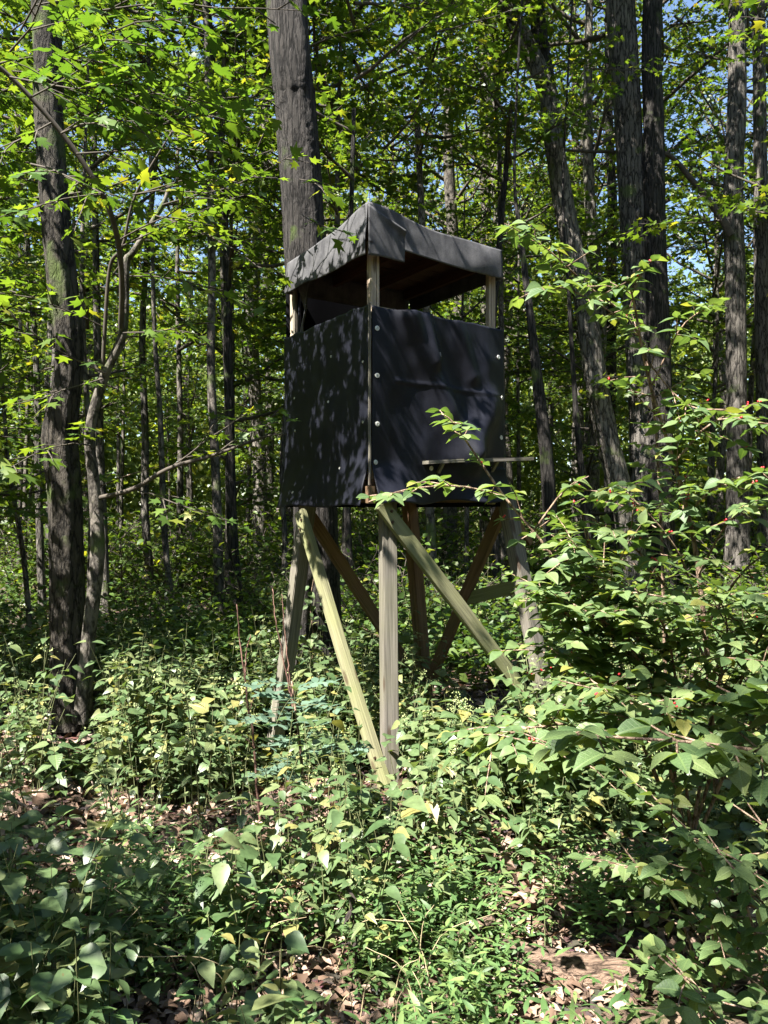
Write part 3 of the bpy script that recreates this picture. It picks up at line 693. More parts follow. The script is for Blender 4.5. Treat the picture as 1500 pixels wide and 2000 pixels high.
for q in range(nb):
    n_ = 30; sp = rng.uniform(0.8, 1.7)
    pos = np.array([rr[q] * math.cos(th[q]), rr[q] * math.sin(th[q]), hb[q]]) + rng.normal(0, 1, (n_, 3)) * [sp, sp, sp * 0.5]
    leaves_geo(gl, LEAF_DIA, pos, rng.normal(0, 1, (n_, 3)), np.array([0, 0, 1.0]) + rng.normal(0, .6, (n_, 3)), rng.uniform(.35, .62, n_))
o = obj('distant_woods', gl.mesh('distant_woods', M['far']))
tag(o, 'far sunlit foliage of the surrounding wood closing the view between the trunks', 'woods', kind='stuff')

# ------------------------------------------------------------------ the hunting blind
C0 = Vector((-0.083, 4.50, 0))
YAW = R(34)
U = Vector((math.cos(YAW), math.sin(YAW), 0)); Vv = Vector((-math.sin(YAW), math.cos(YAW), 0)); ZZ = Vector((0, 0, 1))
LU, LV = 1.005, 1.06
ZB, ZS, ZF, ZT = 1.585, 2.76, 3.05, 3.335     # cloth bottom, sill, roof skirt bottom, roof top
def Q(u, v, z): return C0 + U * u + Vv * v + ZZ * z
blind = thing('hunting_blind', 'black felt-covered wooden hunting blind on four splayed timber legs', 'hunting blind', Q(LU / 2, LV / 2, 0))

def beam(name, p0, p1, w, h, mat, parent, roll_dir=None, taper=0.0):
    p0, p1 = Vector(p0), Vector(p1); d = (p1 - p0); ln = d.length; z = d.normalized()
    xr = Vector(roll_dir) if roll_dir is not None else Vector((1, 0, 0))
    x = (xr - z * xr.dot(z)).normalized(); y = z.cross(x)
    bm = bmesh.new()
    bmesh.ops.create_cube(bm, size=1)
    for v in bm.verts: v.co = Vector((v.co.x * w, v.co.y * h, v.co.z * ln))
    bmesh.ops.bevel(bm, geom=bm.edges[:], offset=min(w, h) * 0.06, segments=2, affect='EDGES')
    bmesh.ops.subdivide_edges(bm, edges=[e for e in bm.edges if abs(e.verts[0].co.z - e.verts[1].co.z) > ln * 0.5], cuts=max(2, int(ln / 0.12)), use_grid_fill=True)
    sd_ = random.uniform(0, 50); bow = min(0.010, ln * 0.006)
    for v in bm.verts:
        f = v.co.z / ln
        v.co.x += bow * noise.noise((f * 1.6 + sd_, 1, 0)) + 0.0015 * noise.noise((v.co.x * 30, v.co.y * 30, v.co.z * 6 + sd_))
        v.co.y += bow * noise.noise((f * 1.6 + sd_, 7, 3)) + 0.0015 * noise.noise((v.co.y * 30 + 9, v.co.x * 30, v.co.z * 6 + sd_))
    me = bpy.data.meshes.new(name); bm.to_mesh(me); bm.free(); me.materials.append(mat)
    c = (p0 + p1) / 2
    mw = Matrix(((x.x, y.x, z.x, c.x), (x.y, y.y, z.y, c.y), (x.z, y.z, z.z, c.z), (0, 0, 0, 1)))
    return obj(name, me, parent, mw)

# legs: top under the floor, foot splayed outwards
feet = {}
def leg(px_top, px_bot, yt, yb, mat, w=0.092, roll=None):
    a_ = P(px_top[0], px_top[1], yt); b_ = P(px_bot[0], px_bot[1], yb)
    a_ = a_ + (a_ - b_).normalized() * 0.08
    return beam('leg', b_, a_, w, w, mat, blind, roll or U)
leg((757, 985), (762, 1560), 4.62, 4.46, M['wood_grey'], 0.088, Vector((0.93, 0.36, 0)))
leg((602, 985), (524, 1545), 5.20, 5.34, M['wood_grey'], 0.09)
leg((990, 985), (1098, 1530), 5.12, 5.02, M['wood_grey'], 0.092)
leg((800, 985), (836, 1420), 5.85, 6.05, M['wood_red'], 0.09)
def brace(a_, b_, ya, yb, mat, w, h, roll):
    return beam('brace', P(*b_, yb), P(*a_, ya), w, h, mat, blind, roll)
brace((585, 1000), (752, 1535), 5.08, 4.40, M['wood_green'], 0.038, 0.088, Vector((-.7, -.7, 0)))
brace((744, 985), (1090, 1440), 4.50, 4.98, M['wood_green'], 0.038, 0.088, Vector((.6, -.8, 0)))
brace((606, 1010), (835, 1360), 5.30, 5.98, M['wood_red'], 0.038, 0.088, Vector((-.6, .8, 0)))
brace((984, 985), (830, 1352), 5.24, 5.96, M['wood_red'], 0.038, 0.088, Vector((.8, .6, 0)))
brace((985, 985), (1030, 1060), 5.4, 5.6, M['wood_red'], 0.04, 0.09, Vector((.8, .6, 0)))
beam('cross_rail', P(900, 1172, 5.62), P(1022, 1142, 5.20), 0.04, 0.09, M['wood_green'], blind, Vector((.8, .6, 0)))
bm = bmesh.new(); bmesh.ops.create_cone(bm, cap_ends=True, segments=6, radius1=0.010, radius2=0.0085, depth=0.010)
BOLT = bpy.data.meshes.new('bolt'); bm.to_mesh(BOLT); bm.free(); BOLT.materials.append(mat_plain('rusty_bolt', (0.06, 0.035, 0.022), 0.6, 0.6))
for br in [o for o in blind.children if o.name.startswith('brace')][:2]:
    mwb = MW[br.name]; hl = max(v.co.z for v in br.data.vertices)
    for zz, yy in ((hl - 0.07, 0.018), (hl - 0.12, -0.02), (-hl + 0.16, 0.015), (-hl + 0.22, -0.02)):
        obj('bolt', BOLT, br, mwb @ Matrix.Translation((0.023, yy, zz)) @ Matrix.Rotation(R(90), 4, 'Y'))
# floor frame and floor boards
for a_, b_ in (((0.02, 0.03), (LU - 0.02, 0.03)), ((0.02, LV - 0.03), (LU - 0.02, LV - 0.03)), ((0.03, 0.075), (0.03, LV - 0.075)), ((LU - 0.03, 0.075), (LU - 0.03, LV - 0.075)), ((LU / 2, 0.075), (LU / 2, LV - 0.075))):
    beam('floor_joist', Q(*a_, 1.68), Q(*b_, 1.68), 0.038, 0.13, M['wood_red'], blind, Vector((U.y, -U.x, 0)) if a_[1] == b_[1] else U)
for k in range(7):
    v = 0.085 + k * 0.15
    beam('floor_board', Q(0.02, v, 1.762), Q(LU - 0.02, v, 1.762), 0.143, 0.022, M['wood_red'], blind, Vv)
# corner posts (each of a post and a batten) up to the roof
for (u, v) in ((0.035, 0.035), (LU - 0.035, 0.035), (0.035, LV - 0.035), (LU - 0.035, LV - 0.035)):
    beam('corner_post', Q(u, v, 1.60), Q(u, v, 3.16), 0.034, 0.050, M['wood_pale'], blind, U)
beam('batten', Q(0.066, 0.028, 1.62), Q(0.066, 0.028, 3.12), 0.018, 0.036, M['wood_pale'], blind, U)
beam('batten', Q(LU - 0.066, 0.028, 1.62), Q(LU - 0.066, 0.028, 3.12), 0.018, 0.036, M['wood_pale'], blind, U)
beam('batten', Q(0.028, LV - 0.068, 2.6), Q(0.028, LV - 0.068, 3.12), 0.022, 0.03, M['wood_grey'], blind, U)
# sills at the window openings
for a_, b_ in (((0.05, 0.012), (LU - 0.05, 0.012)), ((0.012, 0.06), (0.012, LV - 0.06)), ((LU - 0.012, 0.06), (LU - 0.012, LV - 0.06))):
    beam('sill', Q(*a_, ZS - 0.03), Q(*b_, ZS - 0.03), 0.02, 0.05, M['wood_pale'], blind, Vector((U.y, -U.x, 0)) if a_[1] == b_[1] else U)
# roof: joists and boards under the felt
roof = beam('roof', Q(-0.02, LV / 2 - 0.04, 3.262), Q(LU - 0.02, LV / 2 - 0.04, 3.262), LV - 0.09, 0.012, M['plank'], blind, Vv)
for k in range(8):
    v = 0.035 + k * 0.128
    beam('roof_board', Q(-0.01, v, 3.232), Q(LU - 0.03, v, 3.232), 0.122, 0.022, M['plank'], roof, Vv)
for k in range(4):
    u = 0.03 + k * (LU - 0.08) / 3
    beam('rafter', Q(u, -0.01, 3.185), Q(u, LV - 0.08, 3.185), 0.038, 0.07, M['plank'], roof, U)

def cloth(name, fn, nu, nv, mat, parent, thick=0.004):
    u, v = np.meshgrid(np.linspace(0, 1, nu), np.linspace(0, 1, nv), indexing='ij')
    V = np.array([[fn(a_, b_) for a_, b_ in zip(r1_, r2_)] for r1_, r2_ in zip(u, v)]).reshape(-1, 3)
    i, j = np.meshgrid(np.arange(nu - 1), np.arange(nv - 1), indexing='ij'); q = i * nv + j
    F = np.stack([q, q + nv, q + nv + 1, q + 1], -1).reshape(-1, 4)
    o = obj(name, mesh_np(name, V, F, mat, True), parent)
    s = o.modifiers.new('thickness', 'SOLIDIFY'); s.thickness = thick; s.offset = 0
    return o

def fold(x, y, x0, y0, x1, y1, w):
    """Bump of width w along a crease line."""
    dx, dy = x1 - x0, y1 - y0; l2 = dx * dx + dy * dy
    t = max(0, min(1, ((x - x0) * dx + (y - y0) * dy) / l2)); d2 = (x - x0 - t * dx) ** 2 + (y - y0 - t * dy) ** 2
    return math.exp(-d2 / (w * w))

nU = -Vv; nV = -U                       # outward normals of the near two faces
def right_panel(a_, b_):                # a along U, b upwards (0 bottom, 1 top)
    u = a_ * (LU + 0.03) + 0.012; z = ZB + 0.02 + b_ * (ZS - ZB - 0.025)
    off = 0.014 + 0.030 * noise.noise((a_ * 2.6, b_ * 2.2, 2.0)) + 0.012 * noise.noise((a_ * 6, b_ * 5, 12.0)) + 0.004 * noise.noise((a_ * 11, b_ * 9, 5))
    off += 0.075 * fold(a_, b_, 0.24, 0.97, 0.66, 0.27, 0.085) + 0.055 * fold(a_, b_, 0.66, 0.25, 0.90, 0.55, 0.085)
    off += 0.035 * fold(a_, b_, 0.60, 0.98, 0.72, 0.70, 0.05) + 0.03 * fold(a_, b_, 0.68, 0.24, 0.88, 0.78, 0.10)
    off += 0.04 * fold(a_, b_, 0.36, 0.98, 0.42, 0.75, 0.04) + 0.008 * fold(a_, b_, 0.16, 0.63, 1.0, 0.605, 0.009)
    lo = max(0, 0.22 - b_) / 0.22
    off += lo ** 1.5 * (0.055 + 0.05 * math.sin(a_ * 9 + 0.6) + 0.09 * max(0, a_ - 0.72))
    z += 0.03 * lo * (a_ - 0.3) + 0.012 * math.sin(a_ * 14) * lo
    if b_ > 0.93: z -= 0.012 * abs(math.sin(a_ * 8.5)) * (b_ - 0.93) / 0.07
    edge = min(a_, 1 - a_)
    off *= min(1, 0.25 + edge * 5) if b_ > 0.2 else 1
    p = Q(u, 0, z) + nU * off
    if lo: p = p + U * (0.06 * lo ** 2 * max(0, a_ - 0.6))
    return p
rp_ = cloth('felt_panel', right_panel, 90, 100, M['felt'], blind)
tag(rp_, 'creased black felt sheet held by round washers')
def left_panel(a_, b_):                 # a along Vv from the front corner
    v = a_ * (LV + 0.02) - 0.005; z = ZB + b_ * (ZS - ZB)
    off = 0.010 + 0.010 * noise.noise((a_ * 2.5, b_ * 2.5, 9.0)) + 0.003 * noise.noise((a_ * 10, b_ * 9, 1))
    lo = max(0, 0.25 - b_) / 0.25
    off += lo ** 1.4 * (0.05 + 0.02 * math.sin(a_ * 8 + 1)) + 0.01 * fold(a_, b_, 0.02, 0.1, 0.5, 0.6, 0.06)
    z += 0.008 * math.sin(a_ * 11) * lo + (0.010 * noise.noise((a_ * 9, 3, 3)) if b_ > 0.97 else 0)
    p = Q(0, v, z) + nV * off
    return p + Vv * (0.03 * lo ** 2 * (a_ - 0.3))
lp_ = cloth('felt_panel', left_panel, 70, 80, M['felt'], blind)
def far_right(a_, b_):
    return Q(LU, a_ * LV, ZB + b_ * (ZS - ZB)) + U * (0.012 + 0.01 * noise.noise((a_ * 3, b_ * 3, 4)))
cloth('felt_panel', far_right, 24, 24, M['felt_shaded'], blind)
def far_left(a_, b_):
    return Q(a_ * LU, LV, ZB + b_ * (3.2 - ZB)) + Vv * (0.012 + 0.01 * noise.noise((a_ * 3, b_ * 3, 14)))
cloth('felt_panel', far_left, 24, 30, M['felt_shaded'], blind)
# torn strip hanging in the left window
def strip(a_, b_):
    v = 0.80 + a_ * 0.11 * (0.55 + 0.6 * b_) + 0.035 * (1 - b_) + 0.012 * math.sin(b_ * 9); z = 2.70 + b_ * 0.42
    return Q(0.05, v, z) + nV * (0.02 + 0.025 * math.sin(a_ * 3 + b_ * 4))
s_ = cloth('torn_strip', strip, 8, 24, M['felt_roof'], blind); tag(s_, 'torn grey strip of felt hanging in the window')
def strip2(a_, b_):
    v = 0.93 + a_ * 0.12 - 0.03 * (1 - b_); z = 2.66 + b_ * 0.44
    return Q(0.05, v, z) + nV * (0.01 + 0.02 * math.sin(a_ * 4 + b_ * 3))
cloth('torn_strip', strip2, 8, 20, M['felt'], blind)

# roof felt: top sheet plus skirts, the corner wrapped round from the left
E = 0.03
def top_sheet(a_, b_):
    u = -E + a_ * (LU + E - 0.004); v = -E + b_ * (LV + E - 0.065)
    e = min(a_, 1 - a_, b_, 1 - b_)
    z = ZT - 0.05 + 0.045 * min(1, e * 6) + 0.010 * noise.noise((a_ * 3, b_ * 3, 0)) + 0.055 * math.exp(-((a_ - 0.02) ** 2 + (b_ - 0.02) ** 2) * 14)
    z -= 0.03 * b_ + 0.03 * a_
    return Q(u, v, z)
top_o = cloth('roof_felt', top_sheet, 40, 40, M['felt_roof'], roof)
def skirt_top(a_, b_):
    return top_sheet(a_, b_)
def left_skirt(a_, b_):                 # from front corner to back, b 0 bottom..1 top
    t_ = top_sheet(0, a_); zb = ZF - 0.018 + 0.012 * noise.noise((a_ * 3, 7, 1)) - 0.006 * math.sin(a_ * 6) + 0.010 * a_
    z = zb + (t_.z - zb) * b_
    off = 0.02 * (1 - b_) ** 0.7 + 0.018 * (1 - b_) * noise.noise((a_ * 5, b_ * 1.5, 3)) + 0.012 * math.sin(a_ * 16) * (1 - b_) * b_
    return Vector((t_.x, t_.y, z)) + nV * off
cloth('roof_skirt', left_skirt, 80, 20, M['felt_roof'], roof)
def right_skirt(a_, b_):
    t_ = top_sheet(a_, 0); zb = ZF + 0.055 - 0.045 * a_ + 0.006 * math.sin(a_ * 7)
    z = zb + (t_.z - zb) * b_
    off = 0.012 * (1 - b_) + 0.012 * (1 - b_) * noise.noise((a_ * 4, b_ * 1.5, 8)) + 0.018 * math.exp(-((a_ - 0.85) / 0.12) ** 2) * b_ * (1 - b_) * 4
    return Vector((t_.x, t_.y, z)) + nU * off
cloth('roof_skirt', right_skirt, 70, 20, M['felt_roof'], roof)
def wrap(a_, b_):                       # corner flap folded onto the right face
    u = -E - 0.004 + a_ * 0.245
    topz = ZT - 0.012 - 0.115 * a_
    zb = ZF - 0.02 + 0.004 * math.sin(a_ * 5)
    z = zb + (topz - zb) * b_
    off = 0.024 + 0.022 * math.exp(-((b_ - 0.98) / 0.1) ** 2) * a_ - 0.015 * (1 - a_)
    return Q(u, -E, z) + nU * off
cloth('corner_flap', wrap, 24, 20, M['felt_roof'], roof)
def skirt_far_r(a_, b_):
    t_ = top_sheet(1, a_); zb = ZF + 0.02; return Vector((t_.x, t_.y, zb + (t_.z - zb) * b_)) + U * (0.012 * (1 - b_))
cloth('roof_skirt', skirt_far_r, 24, 6, M['felt_roof'], roof)
def skirt_far_l(a_, b_):
    t_ = top_sheet(a_, 1); zb = ZF; return Vector((t_.x, t_.y, zb + (t_.z - zb) * b_)) + Vv * (0.012 * (1 - b_))
cloth('roof_skirt', skirt_far_l, 24, 6, M['felt_roof'], roof)

# washers and screws
bm = bmesh.new()
ring = [[bm.verts.new((r_ * math.cos(k * math.pi / 6), r_ * math.sin(k * math.pi / 6), z_)) for k in range(12)] for r_, z_ in ((0.0145, 0), (0.0145, 0.004), (0.006, 0.005), (0.005, 0.002))]
for q in range(3):
    for k in range(12): bm.faces.new((ring[q][k], ring[q][(k + 1) % 12], ring[q + 1][(k + 1) % 12], ring[q + 1][k]))
bm.faces.new(ring[3])
wme = bpy.data.meshes.new('washer'); bm.to_mesh(wme); bm.free(); wme.materials.append(M['washer'])
def on_panel(fn, a_, b_, normal, parent, s=1.0):
    e = 0.004
    p = fn(a_, b_); n_ = (fn(min(1, a_ + e), b_) - fn(max(0, a_ - e), b_)).cross(fn(a_, min(1, b_ + e)) - fn(a_, max(0, b_ - e))).normalized()
    if n_.dot(normal) < 0: n_ = -n_
    z = n_; x = z.orthogonal().normalized(); y = z.cross(x); p = p + z * 0.003
    mw = Matrix(((x.x * s, y.x * s, z.x * s, p.x), (x.y * s, y.y * s, z.y * s, p.y), (x.z * s, y.z * s, z.z * s, p.z), (0, 0, 0, 1)))
    obj('washer', wme, parent, mw)
for a_, b_ in ((0.03, 0.885), (0.03, 0.645), (0.035, 0.40), (0.025, 0.205), (0.455, 0.79), (0.945, 0.83), (0.965, 0.60), (0.965, 0.375), (0.40, 0.185), (0.88, 0.19)):
    on_panel(right_panel, a_, b_, nU, rp_)
for a_, b_ in ((0.06, 0.42), (0.40, 0.80), (0.86, 0.63), (0.85, 0.44), (0.42, 0.56), (0.80, 0.08), (0.30, 0.20), (0.05, 0.72)):
    on_panel(left_panel, a_, b_, nV, lp_, 0.55)
# ledge board fixed to the front felt
beam('ledge_board', Q(0.36, -0.06, 1.848), Q(LU + 0.19, -0.10, 1.90), 0.07, 0.022, M['wood_grey'], blind, Vector((U.y, -U.x, 0)))
for u_ in (0.48, 0.92):
    beam('bracket', Q(u_, -0.030, 1.77 + 0.045 * u_), Q(u_, -0.085, 1.835 + 0.045 * u_), 0.022, 0.018, M['wood_grey'], blind, U)
beam('cleat', Q(-0.01, -0.02, 1.60), Q(-0.01, -0.02, 1.70), 0.05, 0.03, M['wood_red'], blind, U)
beam('corner_trim', Q(-0.008, -0.010, 1.705), Q(-0.008, -0.010, ZS + 0.005), 0.012, 0.012, M['wood_grey'], blind, U)

# ------------------------------------------------------------------ crooked maple by the mossy tree, with near leaves as parts
rngm = np.random.default_rng(301)
mp_pts, mp_rad = px_trunk([(160, 1410), (172, 1250), (190, 1080), (184, 950), (176, 840), (206, 730), (240, 650), (246, 520), (262, 490), (318, 400), (330, 360)], 5.25, [30, 26, 28, 22, 20, 18, 17, 15, 12, 9, 6])
mpl = thing('maple_tree', 'thin crooked maple with spreading leaf sprays beside the mossy trunk', 'tree', mp_pts[0])
obj('trunk', trunk_mesh('crooked_trunk', mp_pts, mp_rad, M['bark_pale'], 18, 0.05, 0.06, 21, 0.2), mpl)
def limb(px, y0, y1, widths, parent, mat=M['twig'], name='limb'):
    pts = [P(a_, b_, y0 + (y1 - y0) * i / (len(px) - 1)) for i, (a_, b_) in enumerate(px)]
    rad = [w * 0.5 / FPX * y0 for w in widths]
    obj(name, trunk_mesh(name, pts, rad, mat, 10, 0.06, 0.04, 5), parent)
    return pts
limb([(184, 975), (260, 955), (330, 915), (420, 888), (520, 852), (560, 848)], 5.25, 4.9, [10, 9, 8, 7, 4, 2], mpl)
limb([(236, 640), (238, 560), (230, 470), (200, 380), (120, 260), (20, 150), (-60, 90)], 5.2, 4.4, [12, 11, 11, 10, 9, 8, 6], mpl)
limb([(200, 740), (205, 640), (215, 520), (240, 480), (265, 380), (340, 250)], 5.25, 4.9, [8, 8, 7, 6, 5, 3], mpl)
gl, gb = Geo(), Geo(); LPs = []
def spray_px(a_, b_, ya, yb, **kw):
    p0, p1 = P(*a_, ya), P(*b_, yb); d = p1 - p0
    LPs.append(make_spray(None, gb, np.array(p0), np.array(d), d.length, rngm, LEAF_MAPLE, 0.085, **kw))
for s in [((120, 260), (330, 130), 4.5, 3.9), ((60, 190), (260, 60), 4.4, 3.7), ((20, 150), (250, 210), 4.4, 3.8), ((150, 300), (420, 290), 4.6, 4.2), ((200, 380), (60, 420), 4.8, 4.3),
          ((230, 470), (430, 380), 5.0, 4.6), ((240, 480), (480, 330), 4.9, 5.2), ((265, 380), (540, 330), 4.9, 4.7), ((318, 400), (600, 350), 5.2, 5.0), ((300, 420), (560, 460), 5.2, 5.0),
          ((206, 730), (20, 680), 5.2, 4.6), ((200, 740), (60, 800), 5.2, 4.7), ((240, 650), (430, 640), 5.2, 5.0), ((205, 640), (20, 560), 5.2, 4.7), ((180, 870), (20, 880), 5.2, 4.6), ((420, 888), (560, 800), 5.0, 4.9), ((330, 915), (480, 800), 5.1, 5.2), ((260, 955), (420, 1000), 5.2, 5.0), ((100, 240), (-60, 330), 4.4, 4.1),
          ((120, 260), (400, 60), 4.5, 3.9), ((60, 150), (380, -40), 4.4, 3.7), ((20, 100), (330, -130), 4.4, 3.7), ((200, 200), (480, 170), 4.6, 4.1), ((150, 60), (470, -120), 4.4, 4.0),
          ((230, 250), (520, 250), 4.7, 4.3), ((200, 20), (560, 20), 4.5, 4.0), ((40, 60), (300, -230), 4.4, 3.6), ((260, 380), (500, 400), 4.9, 4.6), ((60, 320), (250, 330), 4.5, 4.0)]:
    spray_px(*s, spacing=0.055, twig_every=0.13, twig_len=(0.2, 0.5), r0=0.006, flat=0.32)
for k in range(7):
    q_ = C0 + Vv * rngm.uniform(0, 1.0) + ZZ * rngm.uniform(1.7, 2.75) + SUN_DIR * rngm.uniform(1.3, 3.0)
    if k >= 4: q_ = C0 + U * rngm.uniform(0.1, 0.9) + ZZ * rngm.uniform(1.8, 2.7) + SUN_DIR * rngm.uniform(2.2, 3.4)
    az = rngm.uniform(-0.9, 0.9); d_ = np.array([math.cos(az), math.sin(az), rngm.uniform(-0.1, 0.25)])
    LPs.append(make_spray(None, gb, np.array(q_) - unit(d_) * 0.35, d_, 0.7, rngm, LEAF_MAPLE, 0.085, spacing=0.05, twig_every=0.09, twig_len=(0.18, 0.4), r0=0.005, flat=0.32))
for s in [((590, 420), (655, 470), 4.6, 4.4), ((585, 350), (650, 360), 5.0, 4.8)]:
    spray_px(*s, spacing=0.05, twig_every=0.07, twig_len=(0.08, 0.16), r0=0.003, flat=0.25)
LPa = [np.concatenate([q[i] for q in LPs]) for i in range(4)]
rel_ = LPa[0] - np.array(C0); t_ = (rel_ @ np.array(nV)) / SUN_DIR.dot(nV); hit_ = rel_ - t_[:, None] * np.array(SUN_DIR)
vh_, zh_ = hit_ @ np.array(Vv), hit_[:, 2]
keep_ = ~((vh_ > 0.0) & (vh_ < 0.72) & (zh_ > 3.0) & (zh_ < 3.36) & (t_ > 0) & (rngm.random(len(t_)) < 0.75))
LPa = [q[keep_] for q in LPa]
dep = LPa[0][:, 1]; onscreen = (np.abs(LPa[0][:, 0] / dep) < 0.5) & ((LPa[0][:, 2] - CAM_H) / dep < 0.66)
order = np.argsort(np.where(onscreen, dep, 99))
near = set(order[:300].tolist())
for i in near:
    obj('leaf', LM['maple'][i % 2], mpl, leaf_matrix(LPa[0][i], LPa[1][i], LPa[2][i], LPa[3][i]))
rest = np.array([i for i in range(len(dep)) if i not in near])
leaves_geo(gl, LEAF_MAPLE, LPa[0][rest], LPa[1][rest], LPa[2][rest], LPa[3][rest])
tag(obj('foliage', gl.mesh('maple_foliage', M['maple']), mpl), kind='stuff'); tag(obj('twig', gb.mesh('maple_twigs', M['twig'], True), mpl), kind='stuff')

# ------------------------------------------------------------------ honeysuckle shrubs
def honeysuckle(label, stems, seed, twig_gap=0.10, twig_len=(0.12, 0.34), lsize=0.062, maxleaf=300, berries=0.12, bare=0.25, group=None, gap=0.045):
    """stems: list of (list of points, radius)."""
    rng = np.random.default_rng(seed)
    t = thing('honeysuckle_shrub', label, 'shrub', stems[0][0][0], group)
    up = np.array([0, 0, 1.0]); LP, LD, LN, LS = [], [], [], []; gt = Geo(); BP = []
    for pts, r0 in stems:
        ln = sum((Vector(b_) - Vector(a_)).length for a_, b_ in zip(pts, pts[1:]))
        n_ = max(6, int(ln / 0.05)); path = spline(pts, n_)
        ge = Geo(); ge.add(*tube(path, np.linspace(r0, max(0.0018, r0 * 0.22), n_) * rng.uniform(0.92, 1.08, n_), 8))
        obj('stem', ge.mesh('shrub_stem', M['stem_brown'], True), t)
        T = unit(np.gradient(path, axis=0)); s = bare * ln
        while s < ln:
            i = min(n_ - 1, int(s / ln * (n_ - 1))); p = path[i]; tt = T[i]
            side = unit(np.cross(tt, up) + rng.normal(0, 0.25, 3))
            for sg in (1, -1):
                if rng.random() < 0.12: continue
                tl = rng.uniform(*twig_len) * (1.0 - 0.5 * s / ln)
                d = unit(tt * rng.uniform(0.3, 0.9) + sg * side + up * rng.uniform(-0.1, 0.35) + rng.normal(0, 0.15, 3))
                k = max(2, int(tl / gap)); uu = np.linspace(0.2, 1, k)[:, None]
                tw = p + d * tl * uu - up * 0.18 * tl * uu ** 2
                gt.add(*tube(np.vstack([p, tw[k // 2], tw[-1]]), [0.0028, 0.002, 0.0012], 4, cap=False))
                sd = unit(np.cross(d, up))
                for q in range(k):
                    if q == k - 1:
                        LP.append(tw[q]); LD.append(d - up * 0.2 + rng.normal(0, .15, 3)); LN.append(up + rng.normal(0, .3, 3)); LS.append(lsize * rng.uniform(.6, 1.05))
                    for s2 in (1, -1):
                        LP.append(tw[q]); LD.append(d * 0.45 + sd * s2 - up * rng.uniform(0.05, 0.5) + rng.normal(0, .15, 3)); LN.append(up + d * 0.15 + rng.normal(0, .28, 3)); LS.append(lsize * rng.uniform(.65, 1.2))
                    if rng.random() < berries: BP.append(tw[q])
            s += twig_gap * rng.uniform(0.7, 1.4)
    tag(obj('twig', gt.mesh('shrub_twigs', M['stem_brown'], True), t), kind='stuff')
    LP, LD, LN, LS = map(np.array, (LP, LD, LN, LS))
    app = LS / LP[:, 1] * ((np.abs(LP[:, 0] / LP[:, 1]) < 0.53) & (np.abs((LP[:, 2] - CAM_H) / LP[:, 1]) < 0.69))
    near = set(np.argsort(-app)[:maxleaf].tolist())
    for i in range(len(LP)):
        if i in near: obj('leaf', LM['honey'][i % 3], t, leaf_matrix(LP[i], LD[i], LN[i], LS[i]))
    rest = np.array([i for i in range(len(LP)) if i not in near])
    if len(rest):
        gl = Geo(); leaves_geo(gl, ovate(5)[:2], LP[rest], LD[rest], LN[rest], LS[rest])
        tag(obj('foliage', gl.mesh('shrub_foliage', M['honey_mass'], True), t), kind='stuff')
    for p in BP[:60]:
        for q in range(2):
            o = obj('berry', BERRY, t, Matrix.Translation(Vector(p + up * 0.006 + rng.normal(0, .004, 3))))
    return t
bm = bmesh.new(); bmesh.ops.create_icosphere(bm, subdivisions=1, radius=0.0044)
BERRY = bpy.data.meshes.new('berry'); bm.to_mesh(BERRY); bm.free(); BERRY.materials.append(M['berry'])
for p_ in BERRY.polygons: p_.use_smooth = True

def S(*q): return [P(a_, b_, y_) for a_, b_, y_ in q]
honeysuckle('tall honeysuckle with a bare brown main stem and red berries, beside the dark twin trunks', [
    (S((1400, 1560, 3.3), (1382, 1290, 3.2), (1362, 1100, 3.1), (1338, 980, 3.05), (1300, 850, 3.0), (1262, 720, 2.95), (1240, 600, 2.9), (1225, 540, 2.85)), 0.013),
    (S((1345, 1000, 3.05), (1400, 950, 2.9), (1470, 930, 2.8), (1540, 960, 2.7)), 0.006),
    (S((1375, 1230, 3.2), (1440, 1130, 3.0), (1500, 1080, 2.9), (1580, 1060, 2.8)), 0.006),
    (S((1320, 900, 3.0), (1400, 820, 2.9), (1500, 830, 2.8)), 0.005),
    (S((1260, 700, 2.95), (1340, 790, 2.9), (1420, 800, 2.8)), 0.004),
    (S((1385, 1300, 3.2), (1310, 1160, 3.0), (1230, 1060, 2.9), (1150, 1010, 2.85)), 0.006),
    (S((1380, 1260, 3.2), (1330, 1090, 2.95), (1240, 980, 2.85), (1180, 960, 2.8)), 0.006),
    (S((1385, 1330, 3.2), (1450, 1220, 2.9), (1530, 1160, 2.8), (1600, 1150, 2.8)), 0.006),
    (S((1365, 1120, 3.1), (1430, 1010, 2.9), (1500, 990, 2.8), (1580, 1000, 2.8)), 0.005),
    ], 401, bare=0.38, twig_gap=0.075, lsize=0.064, berries=0.10)
honeysuckle('honeysuckle spray with bright backlit leaves reaching up past the roof corner', [
    (S((1300, 1330, 3.4), (1290, 1000, 3.3), (1275, 780, 3.2), (1240, 640, 3.15), (1150, 560, 3.1), (1060, 480, 3.0), (985, 436, 2.95)), 0.008),
    (S((1250, 660, 3.15), (1180, 600, 3.0), (1090, 560, 2.95), (1020, 570, 2.9)), 0.004),
    (S((1270, 760, 3.2), (1330, 640, 3.1), (1400, 590, 3.0)), 0.004),
    ], 402, bare=0.5, twig_gap=0.10, twig_len=(0.08, 0.22), lsize=0.07, maxleaf=220, berries=0.0)
